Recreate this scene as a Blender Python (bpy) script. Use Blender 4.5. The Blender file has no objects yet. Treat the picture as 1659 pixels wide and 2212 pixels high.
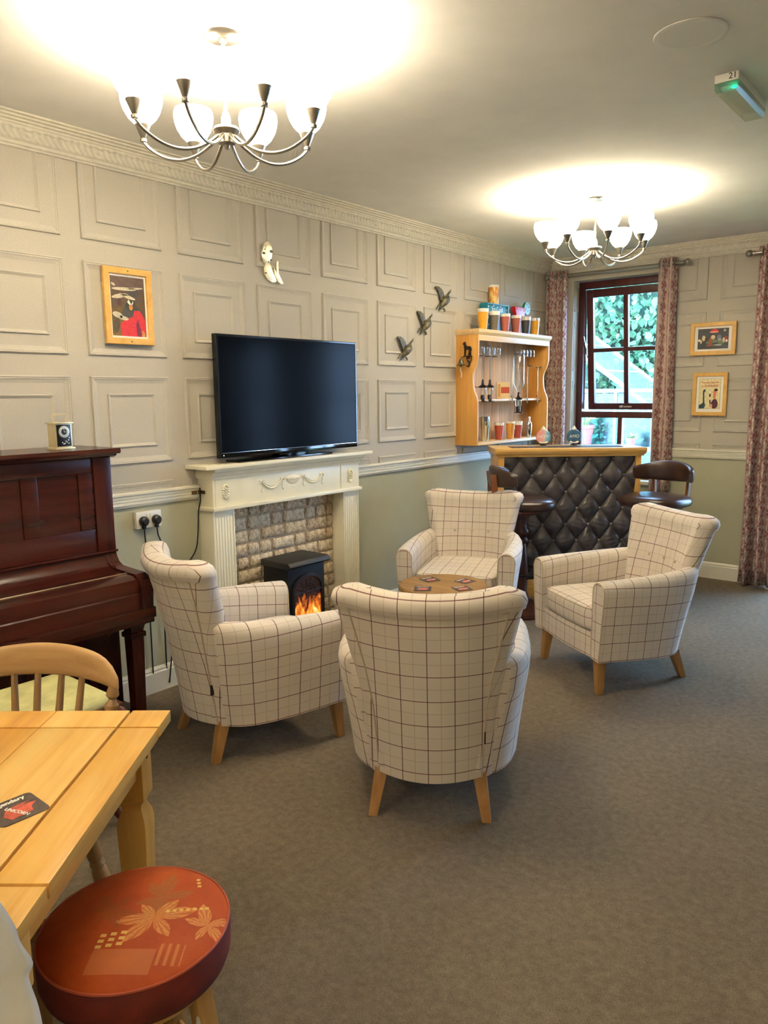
import bpy, bmesh, math, random
from mathutils import Matrix, Vector
random.seed(7)
PI = math.pi
S = bpy.context.scene
COL = S.collection
R = math.radians

# ---------------------------------------------------------------- camera
cam_d = bpy.data.cameras.new('camera')
cam = bpy.data.objects.new('camera', cam_d); COL.objects.link(cam); S.camera = cam
cam_d.sensor_fit = 'HORIZONTAL'; cam_d.sensor_width = 36.0
cam_d.lens = 1641.06 / 1659 * 36.0
cam_d.clip_start = 0.02
fw = Vector((-0.62816444, 0.76281111, -0.15339049))
rt = Vector((0.77289821, 0.63445046, -0.01004831))
up = Vector((-0.08965371, 0.12486722, 0.98811456))
m = Matrix((rt, up, -fw)).transposed().to_4x4()
m.translation = Vector((3.39351, -6.52782, 1.55))
cam.matrix_world = m

# ---------------------------------------------------------------- world, exposure
W = bpy.data.worlds.new('world'); S.world = W; W.use_nodes = True
bg = W.node_tree.nodes['Background']
bg.inputs[0].default_value = (0.47, 0.66, 1.0, 1)
bg.inputs[1].default_value = 10.0
vs = S.view_settings
vs.view_transform = 'Standard'; vs.look = 'None'; vs.gamma = 1.0; vs.use_curve_mapping = False
vs.exposure = 1.97
S.cycles.max_bounces = 8; S.cycles.diffuse_bounces = 4; S.cycles.transparent_max_bounces = 12
S.cycles.sample_clamp_indirect = 6.0
S.cycles.use_denoising = True
S.cycles.caustics_reflective = False; S.cycles.caustics_refractive = False
BULB_W = 2.1          # each chandelier bulb
CUP_E = 5.4           # glow of the glass cups
CEIL = 2.725

def portal(x, y, z, sx, sz, rot):
    l = bpy.data.lights.new('portal', 'AREA'); l.shape = 'RECTANGLE'; l.size = sx; l.size_y = sz
    l.cycles.is_portal = True
    o = bpy.data.objects.new('window_portal', l); COL.objects.link(o)
    o.location = (x, y, z); o.rotation_euler = rot
portal(0.68, 0.20, 1.65, 0.9, 1.9, (R(-90), 0, 0))
portal(2.62, 0.20, 1.12, 1.3, 2.2, (R(-90), 0, 0))
portal(4.35, 0.20, 1.30, 0.5, 1.9, (R(-90), 0, 0))

# ---------------------------------------------------------------- node helpers
class E:
    def __init__(s, nt, so): s.nt = nt; s.so = so
    def op(s, k, b=None, c=None):
        n = s.nt.nodes.new('ShaderNodeMath'); n.operation = k
        for i, q in enumerate((s, b, c)):
            if q is None: continue
            if isinstance(q, E): s.nt.links.new(q.so, n.inputs[i])
            else: n.inputs[i].default_value = q
        return E(s.nt, n.outputs[0])
    def __add__(s, o): return s.op('ADD', o)
    __radd__ = __add__
    def __sub__(s, o): return s.op('SUBTRACT', o)
    def __rsub__(s, o): return (s * -1.0) + o
    def __mul__(s, o): return s.op('MULTIPLY', o)
    __rmul__ = __mul__
    def __truediv__(s, o): return s.op('DIVIDE', o)
    def lt(s, o): return s.op('LESS_THAN', o)
    def gt(s, o): return s.op('GREATER_THAN', o)
    def fr(s): return s.op('FRACT')
    def ab(s): return s.op('ABSOLUTE')
    def sin(s): return s.op('SINE')
    def mx(s, o): return s.op('MAXIMUM', o)
    def mn(s, o): return s.op('MINIMUM', o)
    def clamp(s): return s.op('ADD', 0.0).op('MAXIMUM', 0.0).op('MINIMUM', 1.0)

def lin(c):
    f = lambda v: (v/255/12.92 if v/255 <= 0.04045 else ((v/255+0.055)/1.055)**2.4)
    return tuple(f(v) for v in c) + (1,)

class Mat:
    def __init__(s, name, col=(200, 200, 200), rough=0.6, metal=0.0, spec=0.5):
        s.m = bpy.data.materials.new(name); s.m.use_nodes = True
        s.nt = s.m.node_tree; s.b = s.nt.nodes['Principled BSDF']
        s.b.inputs['Base Color'].default_value = lin(col)
        s.b.inputs['Roughness'].default_value = rough
        s.b.inputs['Metallic'].default_value = metal
        s.b.inputs['Specular IOR Level'].default_value = spec
        s.tc = None
    def coord(s, k='Object'):
        if s.tc is None: s.tc = s.nt.nodes.new('ShaderNodeTexCoord')
        return s.tc.outputs[k]
    def xyz(s, k='Object'):
        n = s.nt.nodes.new('ShaderNodeSeparateXYZ'); s.nt.links.new(s.coord(k), n.inputs[0])
        return [E(s.nt, o) for o in n.outputs]
    def noise(s, scale, detail=4, rough=0.55, stretch=(1, 1, 1), k='Object', dist=0.0):
        mp = s.nt.nodes.new('ShaderNodeMapping'); mp.inputs['Scale'].default_value = stretch
        s.nt.links.new(s.coord(k), mp.inputs[0])
        n = s.nt.nodes.new('ShaderNodeTexNoise'); n.inputs['Scale'].default_value = scale
        n.inputs['Detail'].default_value = detail; n.inputs['Roughness'].default_value = rough
        n.inputs['Distortion'].default_value = dist
        s.nt.links.new(mp.outputs[0], n.inputs['Vector'])
        return E(s.nt, n.outputs[0])
    def ramp(s, fac, stops):
        n = s.nt.nodes.new('ShaderNodeValToRGB'); s.nt.links.new(fac.so, n.inputs[0])
        el = n.color_ramp.elements
        while len(el) < len(stops): el.new(0.5)
        for e, (p, c) in zip(el, stops): e.position = p; e.color = lin(c)
        return n.outputs[0]
    def mix(s, fac, a, b):
        n = s.nt.nodes.new('ShaderNodeMix'); n.data_type = 'RGBA'
        if isinstance(fac, E): s.nt.links.new(fac.so, n.inputs[0])
        else: n.inputs[0].default_value = fac
        for i, q in ((6, a), (7, b)):
            if isinstance(q, tuple): n.inputs[i].default_value = lin(q)
            else: s.nt.links.new(q, n.inputs[i])
        return n.outputs[2]
    def base(s, so): s.nt.links.new(so, s.b.inputs['Base Color']); return s
    def bump(s, h, strength=0.3, dist=0.002):
        n = s.nt.nodes.new('ShaderNodeBump'); n.inputs['Strength'].default_value = strength
        n.inputs['Distance'].default_value = dist
        s.nt.links.new(h.so, n.inputs['Height']); s.nt.links.new(n.outputs[0], s.b.inputs['Normal']); return s
    def emit(s, col, st):
        s.b.inputs['Emission Color'].default_value = lin(col); s.b.inputs['Emission Strength'].default_value = st; return s
    def leaf(s, u, v, cx, cy, ang, L, w):
        c, sn = math.cos(ang), math.sin(ang)
        du, dv = u - cx, v - cy
        y = du * c + dv * sn; x = dv * c - du * sn
        q = y / L
        return x.ab().lt((1.0 - q * q) * w) * q.ab().lt(1.0)

def simple(name, col, rough=0.6, metal=0.0, var=0.0, sc=12, spec=0.5, bump=0.0, bsc=200):
    M_ = Mat(name, col, rough, metal, spec)
    if var:
        a = tuple(max(0, c*(1-var)) for c in col); b = tuple(min(255, c*(1+var)) for c in col)
        M_.base(M_.ramp(M_.noise(sc, 5), [(0.3, a), (0.7, b)]))
    if bump: M_.bump(M_.noise(bsc, 3), bump, 0.001)
    return M_.m

def wood(name, dark, mid, light, axis='z', rough=0.4, sc=1.0, knots=None, bump=0.1):
    """grain running along the object's axis; optional knots"""
    M_ = Mat(name, mid, rough)
    st = {'x': (0.06, 1, 1), 'y': (1, 0.06, 1), 'z': (1, 1, 0.06)}[axis]
    n1 = M_.noise(26*sc, 6, 0.6, st, dist=0.6); n2 = M_.noise(5*sc, 3, 0.5, st)
    f = n1 * 0.6 + n2 * 0.5
    c = M_.ramp(f, [(0.36, dark), (0.52, mid), (0.7, light)])
    if knots:
        v = M_.nt.nodes.new('ShaderNodeTexVoronoi'); v.inputs['Scale'].default_value = knots
        mp = M_.nt.nodes.new('ShaderNodeMapping'); mp.inputs['Scale'].default_value = {'x': (0.4, 1, 1), 'y': (1, 0.4, 1), 'z': (1, 1, 0.4)}[axis]
        M_.nt.links.new(M_.coord(), mp.inputs[0]); M_.nt.links.new(mp.outputs[0], v.inputs['Vector'])
        d = E(M_.nt, v.outputs['Distance'])
        c = M_.mix((1.0 - d * 9.0).clamp() * 0.75, c, tuple(int(q*0.5) for q in dark))
    M_.base(c)
    if bump: M_.bump(n1, bump, 0.001)
    return M_.m

def glassy(name, tint=(235, 240, 245), gloss=0.12, rough=0.02):
    mt = bpy.data.materials.new(name); mt.use_nodes = True; nt = mt.node_tree; nt.nodes.clear()
    o = nt.nodes.new('ShaderNodeOutputMaterial'); mx = nt.nodes.new('ShaderNodeMixShader')
    t = nt.nodes.new('ShaderNodeBsdfTransparent'); t.inputs[0].default_value = lin(tint)
    g = nt.nodes.new('ShaderNodeBsdfGlossy'); g.inputs['Roughness'].default_value = rough
    lw = nt.nodes.new('ShaderNodeLayerWeight'); lw.inputs[0].default_value = 0.35
    f = (E(nt, lw.outputs['Facing']) * 0.7 + gloss).clamp()
    nt.links.new(f.so, mx.inputs[0]); nt.links.new(t.outputs[0], mx.inputs[1]); nt.links.new(g.outputs[0], mx.inputs[2])
    nt.links.new(mx.outputs[0], o.inputs[0]); return mt

# ---------------------------------------------------------------- mesh helpers
class M:
    def __init__(s): s.v = []; s.f = []; s.uv = []; s.mi = []
    def add(s, V, F, uv=None, T=None, mi=0):
        b = len(s.v)
        if T is not None: V = [T @ Vector(p) for p in V]
        s.v += [tuple(p) for p in V]
        for i, f in enumerate(F):
            s.f.append([b+j for j in f]); s.uv.append(uv[i] if uv else None); s.mi.append(mi)
        return s
    def box(s, x0, x1, y0, y1, z0, z1, T=None, mi=0):
        V = [(x, y, z) for z in (z0, z1) for y in (y0, y1) for x in (x0, x1)]
        return s.add(V, [(0, 2, 3, 1), (4, 5, 7, 6), (0, 1, 5, 4), (2, 6, 7, 3), (0, 4, 6, 2), (1, 3, 7, 5)], T=T, mi=mi)
    def loft(s, rings, closed=True, cap0=True, cap1=True, uvs=None, T=None, mi=0):
        n = len(rings[0]); V = [p for r in rings for p in r]; F = []; U = []
        for i in range(len(rings)-1):
            for j in range(n if closed else n-1):
                k = (j+1) % n
                F.append((i*n+j, i*n+k, (i+1)*n+k, (i+1)*n+j))
                if uvs:
                    k2 = j+1
                    U.append((uvs[i][j], uvs[i][k2], uvs[i+1][k2], uvs[i+1][j]))
                else: U.append(None)
        if cap0: F.append(tuple(range(n))[::-1]); U.append(None)
        if cap1: F.append(tuple((len(rings)-1)*n+j for j in range(n))); U.append(None)
        return s.add(V, F, U, T, mi)
    def lathe(s, prof, n=24, c=(0, 0, 0), T=None, cap=True, mi=0):
        rings = [[(c[0]+r*math.cos(2*PI*j/n), c[1]+r*math.sin(2*PI*j/n), c[2]+z) for j in range(n)] for r, z in prof]
        return s.loft(rings, True, cap, cap, T=T, mi=mi)
    def tube(s, pts, r, n=8, T=None, closed=False, mi=0):
        P = [Vector(p) for p in pts]; rings = []; prev = None
        L = len(P)
        for i, p in enumerate(P):
            if closed: t = (P[(i+1) % L]-P[i-1]).normalized()
            else: t = (P[min(i+1, L-1)]-P[max(i-1, 0)]).normalized()
            if prev is None:
                a = Vector((0, 0, 1)) if abs(t.z) < 0.9 else Vector((1, 0, 0))
                nrm = t.cross(a).normalized()
            else: nrm = (prev - t*prev.dot(t)).normalized()
            prev = nrm; b = t.cross(nrm)
            rr = r[i] if isinstance(r, (list, tuple)) else r
            rings.append([tuple(p + nrm*rr*math.cos(2*PI*j/n) + b*rr*math.sin(2*PI*j/n)) for j in range(n)])
        if closed: rings.append(rings[0])
        return s.loft(rings, True, not closed, not closed, T=T, mi=mi)
    def prism(s, poly, a, b, axis='y', T=None, mi=0):
        """poly in the plane across axis: y -> (x,z); x -> (y,z); z -> (x,y)"""
        mk = {'y': lambda p, t: (p[0], t, p[1]), 'x': lambda p, t: (t, p[0], p[1]), 'z': lambda p, t: (p[0], p[1], t)}[axis]
        return s.loft([[mk(p, a) for p in poly], [mk(p, b) for p in poly]], T=T, mi=mi)
    def ball(s, c, r, nu=12, nv=8, T=None, mi=0):
        if not isinstance(r, tuple): r = (r, r, r)
        rings = [[(c[0]+r[0]*math.sin(PI*i/nv)*math.cos(2*PI*j/nu), c[1]+r[1]*math.sin(PI*i/nv)*math.sin(2*PI*j/nu), c[2]-r[2]*math.cos(PI*i/nv)) for j in range(nu)] for i in [0.08]+list(range(1, nv))+[nv-0.08]]
        return s.loft(rings, T=T, mi=mi)
    def grid(s, fn, nu, nv, uvf=None, T=None, mi=0):
        V = [fn(i/nu, j/nv) for j in range(nv+1) for i in range(nu+1)]
        F = []; U = []
        g = lambda i, j: j*(nu+1)+i
        for j in range(nv):
            for i in range(nu):
                F.append((g(i, j), g(i+1, j), g(i+1, j+1), g(i, j+1)))
                U.append(tuple(uvf(a/nu, b/nv) for a, b in ((i, j), (i+1, j), (i+1, j+1), (i, j+1))) if uvf else None)
        return s.add(V, F, U, T, mi)
    def mesh(s, name, mats, smooth=False, bevel=0, clip=None):
        me = bpy.data.meshes.new(name); me.from_pydata(s.v, [], s.f)
        ul = me.uv_layers.new(name='UVMap'); k = 0
        vs_ = [Vector(p) for p in s.v]; dat = []
        for f, u in zip(s.f, s.uv):
            if u is not None: dat += [c for q in u for c in q]
            else:
                a, b, c = vs_[f[0]], vs_[f[1]], vs_[f[2]]
                n = (b-a).cross(c-a); ax = max(range(3), key=lambda i: abs(n[i]))
                for i in f:
                    p = vs_[i]; dat += {0: (p.y, p.z), 1: (p.x, p.z), 2: (p.x, p.y)}[ax]
        ul.data.foreach_set('uv', dat)
        me.polygons.foreach_set('material_index', s.mi)
        bm = bmesh.new(); bm.from_mesh(me)
        if bevel:
            es = [e for e in bm.edges if len(e.link_faces) == 2 and e.calc_face_angle(0) > 0.6]
            bmesh.ops.bevel(bm, geom=es, offset=bevel, segments=2, profile=0.6, affect='EDGES', clamp_overlap=True)
        for co, no in (clip or ()):
            bmesh.ops.bisect_plane(bm, geom=bm.verts[:]+bm.edges[:]+bm.faces[:], plane_co=co, plane_no=no, clear_outer=True)
        bmesh.ops.recalc_face_normals(bm, faces=bm.faces[:])
        bm.to_mesh(me); bm.free()
        for q in (mats if isinstance(mats, (list, tuple)) else [mats]): me.materials.append(q)
        if smooth or bevel:
            me.polygons.foreach_set('use_smooth', [True]*len(me.polygons))
            me.set_sharp_from_angle(angle=R(smooth if smooth > 1 else 38))
        return me
    def obj(s, name, mats, parent=None, smooth=False, bevel=0, clip=None, loc=None, rot=None):
        o = bpy.data.objects.new(name, s.mesh(name, mats, smooth, bevel, clip)); COL.objects.link(o)
        if parent is not None: o.parent = parent
        if loc is not None: o.location = loc
        if rot is not None: o.rotation_euler = rot
        return o

def put(me, name, parent=None, loc=(0, 0, 0), rot=(0, 0, 0)):
    o = bpy.data.objects.new(name, me); COL.objects.link(o); o.parent = parent
    o.location = loc; o.rotation_euler = rot; return o
def tag(o, label, cat, group=None):
    o['label'] = label; o['category'] = cat
    if group: o['group'] = group
    return o
def thing(name, label, cat, loc=(0, 0, 0), rz=0.0, group=None, rot=None):
    o = bpy.data.objects.new(name, None); COL.objects.link(o)
    o.location = loc; o.rotation_euler = rot if rot else (0, 0, rz); o.empty_display_size = 0.1
    return tag(o, label, cat, group)
def struct(o): o['kind'] = 'structure'; return o
def stuff(o): o['kind'] = 'stuff'; return o
def lab(o, l): o['label'] = l; return o
def dup(root, loc, rz=None, label=None):
    r = root.copy(); COL.objects.link(r); r.location = loc
    if rz is not None: r.rotation_euler = (0, 0, rz)
    if label: r['label'] = label
    for ch in list(root.children):
        c = ch.copy(); COL.objects.link(c); c.parent = r
        for g in list(ch.children):
            d = g.copy(); COL.objects.link(d); d.parent = c
    return r
def text(name, s, size, mt, parent, Tm, ext=0.0004, align='CENTER', bold=0.0, sx=1.0):
    cu = bpy.data.curves.new(name, 'FONT'); cu.body = s; cu.size = size; cu.extrude = ext
    cu.align_x = align; cu.align_y = 'CENTER'; cu.offset = bold; cu.resolution_u = 3
    t = bpy.data.objects.new(name + '_curve', cu); COL.objects.link(t)
    bpy.context.view_layer.update()
    me = bpy.data.meshes.new_from_object(t.evaluated_get(bpy.context.evaluated_depsgraph_get()))
    bpy.data.objects.remove(t); bpy.data.curves.remove(cu)
    me.materials.clear(); me.materials.append(mt); me.name = name
    me.transform(Tm @ Matrix.Diagonal((sx, 1, 1, 1)))
    o = bpy.data.objects.new(name, me); COL.objects.link(o); o.parent = parent; return o
def circ(n=16): return [(math.cos(2*PI*i/n), math.sin(2*PI*i/n)) for i in range(n)]
def TR(x, y, z): return Matrix.Translation((x, y, z))
def catmull(P, k=5):
    P = [Vector(p) for p in P]; out = []
    for i in range(len(P)-1):
        a, b, c, d = P[max(i-1, 0)], P[i], P[i+1], P[min(i+2, len(P)-1)]
        for j in range(k):
            t = j/k
            out.append(0.5*((2*b)+(c-a)*t+(2*a-5*b+4*c-d)*t*t+(3*b-a-3*c+d)*t**3))
    out.append(P[-1]); return [tuple(p) for p in out]

# ---------------------------------------------------------------- materials
def m_wall():
    A = Mat('wall_two_tone', (205, 198, 180), 0.85, spec=0.2)
    x, y, z = A.xyz()
    n = A.noise(180, 4, 0.6)
    up_ = A.ramp(n, [(0.3, (178, 171, 158)), (0.7, (189, 183, 170))])
    lo = A.ramp(A.noise(6, 3), [(0.3, (176, 174, 148)), (0.7, (181, 179, 154))])
    A.base(A.mix(z.gt(1.04), lo, up_)); A.bump(n, 0.12, 0.001); return A.m
MWALL = m_wall()
MPAPER = simple('wallpaper_moulding', (187, 181, 168), 0.8, var=0.03, sc=180, spec=0.2)
MWHITE = simple('cream_gloss_paint', (226, 221, 203), 0.38, var=0.012, sc=20)
MCORN = simple('cornice_paint', (204, 198, 182), 0.7, var=0.03, sc=30)
MCEIL = simple('ceiling_paint', (232, 230, 226), 0.9, var=0.015, sc=5, spec=0.1)
MMANTEL = simple('mantel_cream_paint', (236, 229, 203), 0.35, var=0.01, sc=14)
def m_carpet():
    A = Mat('carpet_pile', (112, 104, 88), 0.98, spec=0.05)
    f = A.noise(330, 2, 0.7); g = A.noise(34, 7, 0.75); h = A.noise(2.2, 3)
    q = f * 0.55 + g * 0.36 + h * 0.08
    A.base(A.ramp(q, [(0.40, (98, 88, 73)), (0.52, (122, 110, 93)), (0.64, (146, 132, 112))]))
    A.bump(f + g * 0.5, 0.7, 0.004); return A.m
MCARPET = m_carpet()
def m_check():
    A = Mat('windowpane_check_fabric', (222, 210, 190), 0.95, spec=0.1)
    t = A.nt.nodes.new('ShaderNodeTexCoord'); sp = A.nt.nodes.new('ShaderNodeSeparateXYZ')
    A.nt.links.new(t.outputs['UV'], sp.inputs[0]); u, v = E(A.nt, sp.outputs[0]), E(A.nt, sp.outputs[1])
    P_ = 0.098
    def line(c, off, w): return ((c / P_ + off).fr() - 0.5).ab().lt(w / P_ / 2)
    weave = A.noise(700, 2, 0.5, k='UV'); blot = A.noise(4, 3, k='UV')
    base = A.ramp(weave * 0.7 + blot * 0.3, [(0.35, (208, 197, 184)), (0.65, (228, 218, 206))])
    c = A.mix((line(u, 0.0, 0.0024) + line(v, 0.0, 0.0024)).clamp() * 0.45, base, (150, 132, 105))
    c = A.mix(line(v, 0.5, 0.0034) * 0.85, c, (104, 46, 52))
    c = A.mix(line(u, 0.5, 0.0034) * 0.85, c, (90, 38, 50))
    A.base(c); A.bump(weave, 0.35, 0.001)
    A.b.inputs['Sheen Weight'].default_value = 0.15
    return A.m
MCHECK = m_check()
MPIPE = simple('fabric_piping', (196, 180, 156), 0.9, spec=0.1)
MOAK = wood('oak_legs', (140, 98, 54), (168, 122, 70), (186, 142, 88), 'z', 0.45)
MPINEY = wood('pine_along_y', (204, 152, 78), (226, 178, 100), (238, 196, 122), 'y', 0.32, knots=3.2)
MPINEX = wood('pine_along_x', (204, 152, 78), (226, 178, 100), (238, 196, 122), 'x', 0.35)
MPINEZ = wood('pine_along_z', (196, 142, 66), (222, 168, 84), (232, 184, 104), 'z', 0.4, knots=3.5)
MCAB = wood('cabinet_honey_pine', (196, 134, 58), (222, 162, 78), (232, 178, 96), 'z', 0.42, knots=5)
MCABX = wood('cabinet_pale_pine', (214, 176, 118), (228, 194, 140), (238, 208, 160), 'y', 0.42)
MMAH = wood('piano_mahogany', (36, 12, 9), (52, 19, 13), (68, 28, 19), 'y', 0.22, 0.8, bump=0.03)
MMAHZ = wood('piano_mahogany_upright', (34, 11, 8), (49, 17, 12), (65, 26, 18), 'z', 0.24, 0.8, bump=0.03)
MDARKW = wood('stool_dark_wood', (46, 20, 12), (72, 34, 20), (96, 48, 28), 'z', 0.3, bump=0.05)
MELM = wood('chair_pale_beech', (164, 126, 76), (188, 150, 98), (204, 168, 116), 'x', 0.45, bump=0.05)
MFRAMEW = wood('picture_frame_oak', (200, 150, 72), (218, 170, 88), (230, 186, 108), 'z', 0.4)
MWINF = wood('window_mahogany_stain', (44, 12, 12), (62, 18, 18), (78, 26, 24), 'z', 0.35, bump=0.03)
MBLACK = simple('black_plastic', (14, 14, 16), 0.35)
MBLACKM = simple('black_matt_metal', (22, 22, 24), 0.5, metal=0.3)
MSCREEN = Mat('tv_screen', (7, 8, 10), 0.16, spec=0.05).m
MCHROME = simple('brushed_steel', (168, 162, 152), 0.28, metal=1.0)
MSILVER = simple('polished_steel', (215, 215, 218), 0.12, metal=1.0)
MBRASS = simple('old_brass', (120, 100, 62), 0.4, metal=0.9, var=0.15, sc=60)
MBRONZE = simple('bronze_green', (96, 90, 70), 0.42, metal=0.5, var=0.35, sc=70)
MIRON = simple('cast_iron_brown', (52, 40, 30), 0.45, metal=0.6, var=0.2, sc=60)
MWPL = simple('white_plastic', (238, 234, 224), 0.35)
MLEATHER = Mat('dark_brown_leather', (52, 34, 28), 0.3)
MLEATHER.base(MLEATHER.ramp(MLEATHER.noise(14, 5), [(0.3, (40, 26, 22)), (0.7, (62, 42, 34))])); MLEATHER.bump(MLEATHER.noise(260, 3), 0.15, 0.001); MLEATHER = MLEATHER.m
MTUFT = Mat('tufted_black_leather', (58, 54, 54), 0.26)
MTUFT.base(MTUFT.ramp(MTUFT.noise(9, 5), [(0.3, (48, 44, 46)), (0.7, (84, 78, 78))])); MTUFT.bump(MTUFT.noise(200, 3), 0.12, 0.001); MTUFT = MTUFT.m
MGLASS = glassy('clear_glass', (246, 248, 250), 0.10)
MPANE = glassy('window_glass', (238, 246, 250), 0.03, 0.0)
MPAPERW = simple('print_paper', (238, 234, 224), 0.6)

def m_cup():
    mt = bpy.data.materials.new('opal_glass_lit'); mt.use_nodes = True; nt = mt.node_tree; nt.nodes.clear()
    o = nt.nodes.new('ShaderNodeOutputMaterial')
    tl = nt.nodes.new('ShaderNodeBsdfTranslucent'); tl.inputs[0].default_value = (0.85, 0.78, 0.6, 1)
    df = nt.nodes.new('ShaderNodeBsdfPrincipled'); df.inputs['Base Color'].default_value = (0.85, 0.82, 0.72, 1); df.inputs['Roughness'].default_value = 0.25
    mx = nt.nodes.new('ShaderNodeMixShader'); mx.inputs[0].default_value = 0.6
    nt.links.new(tl.outputs[0], mx.inputs[1]); nt.links.new(df.outputs[0], mx.inputs[2])
    em = nt.nodes.new('ShaderNodeEmission'); em.inputs[0].default_value = (1.0, 0.89, 0.71, 1); em.inputs[1].default_value = CUP_E
    ad = nt.nodes.new('ShaderNodeAddShader'); nt.links.new(mx.outputs[0], ad.inputs[0]); nt.links.new(em.outputs[0], ad.inputs[1])
    nt.links.new(ad.outputs[0], o.inputs[0]); return mt
MCUP = m_cup()

def m_curtain():
    A = Mat('curtain_leaf_print', (190, 168, 156), 0.85, spec=0.15)
    A.coord(); t = A.tc; sp = A.nt.nodes.new('ShaderNodeSeparateXYZ')
    A.nt.links.new(t.outputs['UV'], sp.inputs[0]); U, V = E(A.nt, sp.outputs[0]), E(A.nt, sp.outputs[1])
    TU, TV = 0.114, 0.172
    k = (U / TU); col = k.op('FLOOR'); fu = k.fr() * TU
    odd = (col * 0.5).fr() * 2.0
    fv = ((V / TV) + odd * 0.5).fr() * TV
    stem = (fu - ((fv * (2*PI/TV)).sin() * 0.017 + TU/2)).ab().lt(0.0016)
    c = A.ramp(A.noise(9, 3, k='UV'), [(0.3, (172, 148, 142)), (0.7, (190, 168, 160))])
    pale = None; red = None; edge = None
    PL = [(0.025, 0.03, 0.6), (0.10, 0.06, 2.2), (0.03, 0.15, 1.0), (0.108, 0.14, 2.0)]
    PL = [(a*0.877, b*0.905, an) for a, b, an in PL]
    for (a, b, an) in PL:
        q = A.leaf(fu, fv, a, b, an, 0.020, 0.0075); pale = q if pale is None else pale.mx(q)
    for (a, b, an) in [(0.083, 0.015, 1.2), (0.055, 0.045, 2.3), (0.100, 0.035, 0.5), (0.052, 0.095, 1.0), (0.026, 0.110, 2.4), (0.080, 0.118, 1.9), (0.070, 0.165, 0.7), (0.095, 0.092, 0.4), (0.030, 0.075, 0.3)]:
        a, b = a*0.877, b*0.905
        q = A.leaf(fu, fv, a, b, an, 0.0155, 0.0072); red = q if red is None else red.mx(q)
        q2 = A.leaf(fu, fv, a, b, an, 0.0182, 0.0092); edge = q2 if edge is None else edge.mx(q2)
    c = A.mix(pale * 0.8, c, (222, 208, 192))
    c = A.mix(stem * 0.85, c, (88, 50, 52))
    c = A.mix(edge * 0.8, c, (98, 46, 50))
    c = A.mix(red * 0.9, c, (160, 96, 98))
    A.base(c); A.bump(A.noise(600, 2, k='UV'), 0.2, 0.001); return A.m
MCURT = m_curtain()

def m_brick(name, a, b, c_):
    A = Mat(name, a, 0.9, spec=0.15)
    n = A.noise(38, 6, 0.7); g = A.noise(110, 4, 0.7)
    A.base(A.ramp(n * 0.7 + g * 0.35, [(0.40, a), (0.50, b), (0.60, c_)]))
    A.bump(n + g, 0.6, 0.004); return A.m
MBRICKS = [m_brick('whitewashed_brick_a', (134, 98, 78), (204, 184, 154), (230, 218, 190)),
           m_brick('whitewashed_brick_b', (148, 104, 86), (212, 194, 164), (232, 222, 196)),
           m_brick('whitewashed_brick_c', (110, 84, 66), (192, 168, 138), (224, 210, 180))]
MMORTAR = simple('mortar', (168, 150, 124), 0.95, var=0.15, sc=40, bump=0.5)

def m_flames():
    A = Mat('flame_effect', (10, 6, 4), 0.6)
    x, y, z = A.xyz()
    n = A.noise(16, 5, 0.6, (1, 1, 0.55), dist=1.2); n2 = A.noise(34, 3, 0.6, dist=0.8)
    h = (z * -3.9 + 1.0) + (n - 0.5) * 1.9 + (n2 - 0.5) * 0.4
    r = A.nt.nodes.new('ShaderNodeValToRGB'); A.nt.links.new(h.so, r.inputs[0])
    el = r.color_ramp.elements; el.new(0.5); el.new(0.7)
    for e, (p, c) in zip(el, [(0.12, (0.012, 0.004, 0.002, 1)), (0.38, (0.45, 0.09, 0.01, 1)), (0.62, (1.0, 0.33, 0.03, 1)), (0.9, (1.0, 0.78, 0.3, 1))]): e.position = p; e.color = c
    A.nt.links.new(r.outputs[0], A.b.inputs['Emission Color']); A.b.inputs['Emission Strength'].default_value = 0.42
    return A.m

# ---------------------------------------------------------------- room shell
RX, FY = 6.2, -8.8        # right wall, wall behind the camera
struct(M().box(-0.12, RX+0.12, FY-0.12, 0.25, -0.1, 0.0).obj('floor', MCARPET))
struct(M().box(-0.12, RX+0.12, FY-0.12, 0.25, CEIL, CEIL+0.1).obj('ceiling', MCEIL))
wl = struct(M().box(-0.12, 0, FY-0.12, 0.25, 0, CEIL).obj('wall_left', MWALL))
struct(M().box(RX, RX+0.12, FY-0.12, 0.25, 0, CEIL).obj('wall_right', MWALL))
struct(M().box(0, RX, FY-0.12, FY, 0, CEIL).obj('wall_front', MWALL))
# back wall with three openings: (x0,x1,z0,z1)
OPEN = [(0.25, 1.10, 0.78, 2.53), (1.98, 3.25, 0.02, 2.25), (4.05, 4.65, 0.4, 2.25)]
wb_ = M(); xx = 0.0
for (a, b, c, d) in OPEN:
    wb_.box(xx, a, 0, 0.24, 0, CEIL); wb_.box(a, b, 0, 0.24, d, CEIL)
    if c > 0: wb_.box(a, b, 0, 0.24, 0, c)
    xx = b
wb_.box(xx, RX, 0, 0.24, 0, CEIL)
wb = struct(wb_.obj('wall_back', MWALL))

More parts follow.
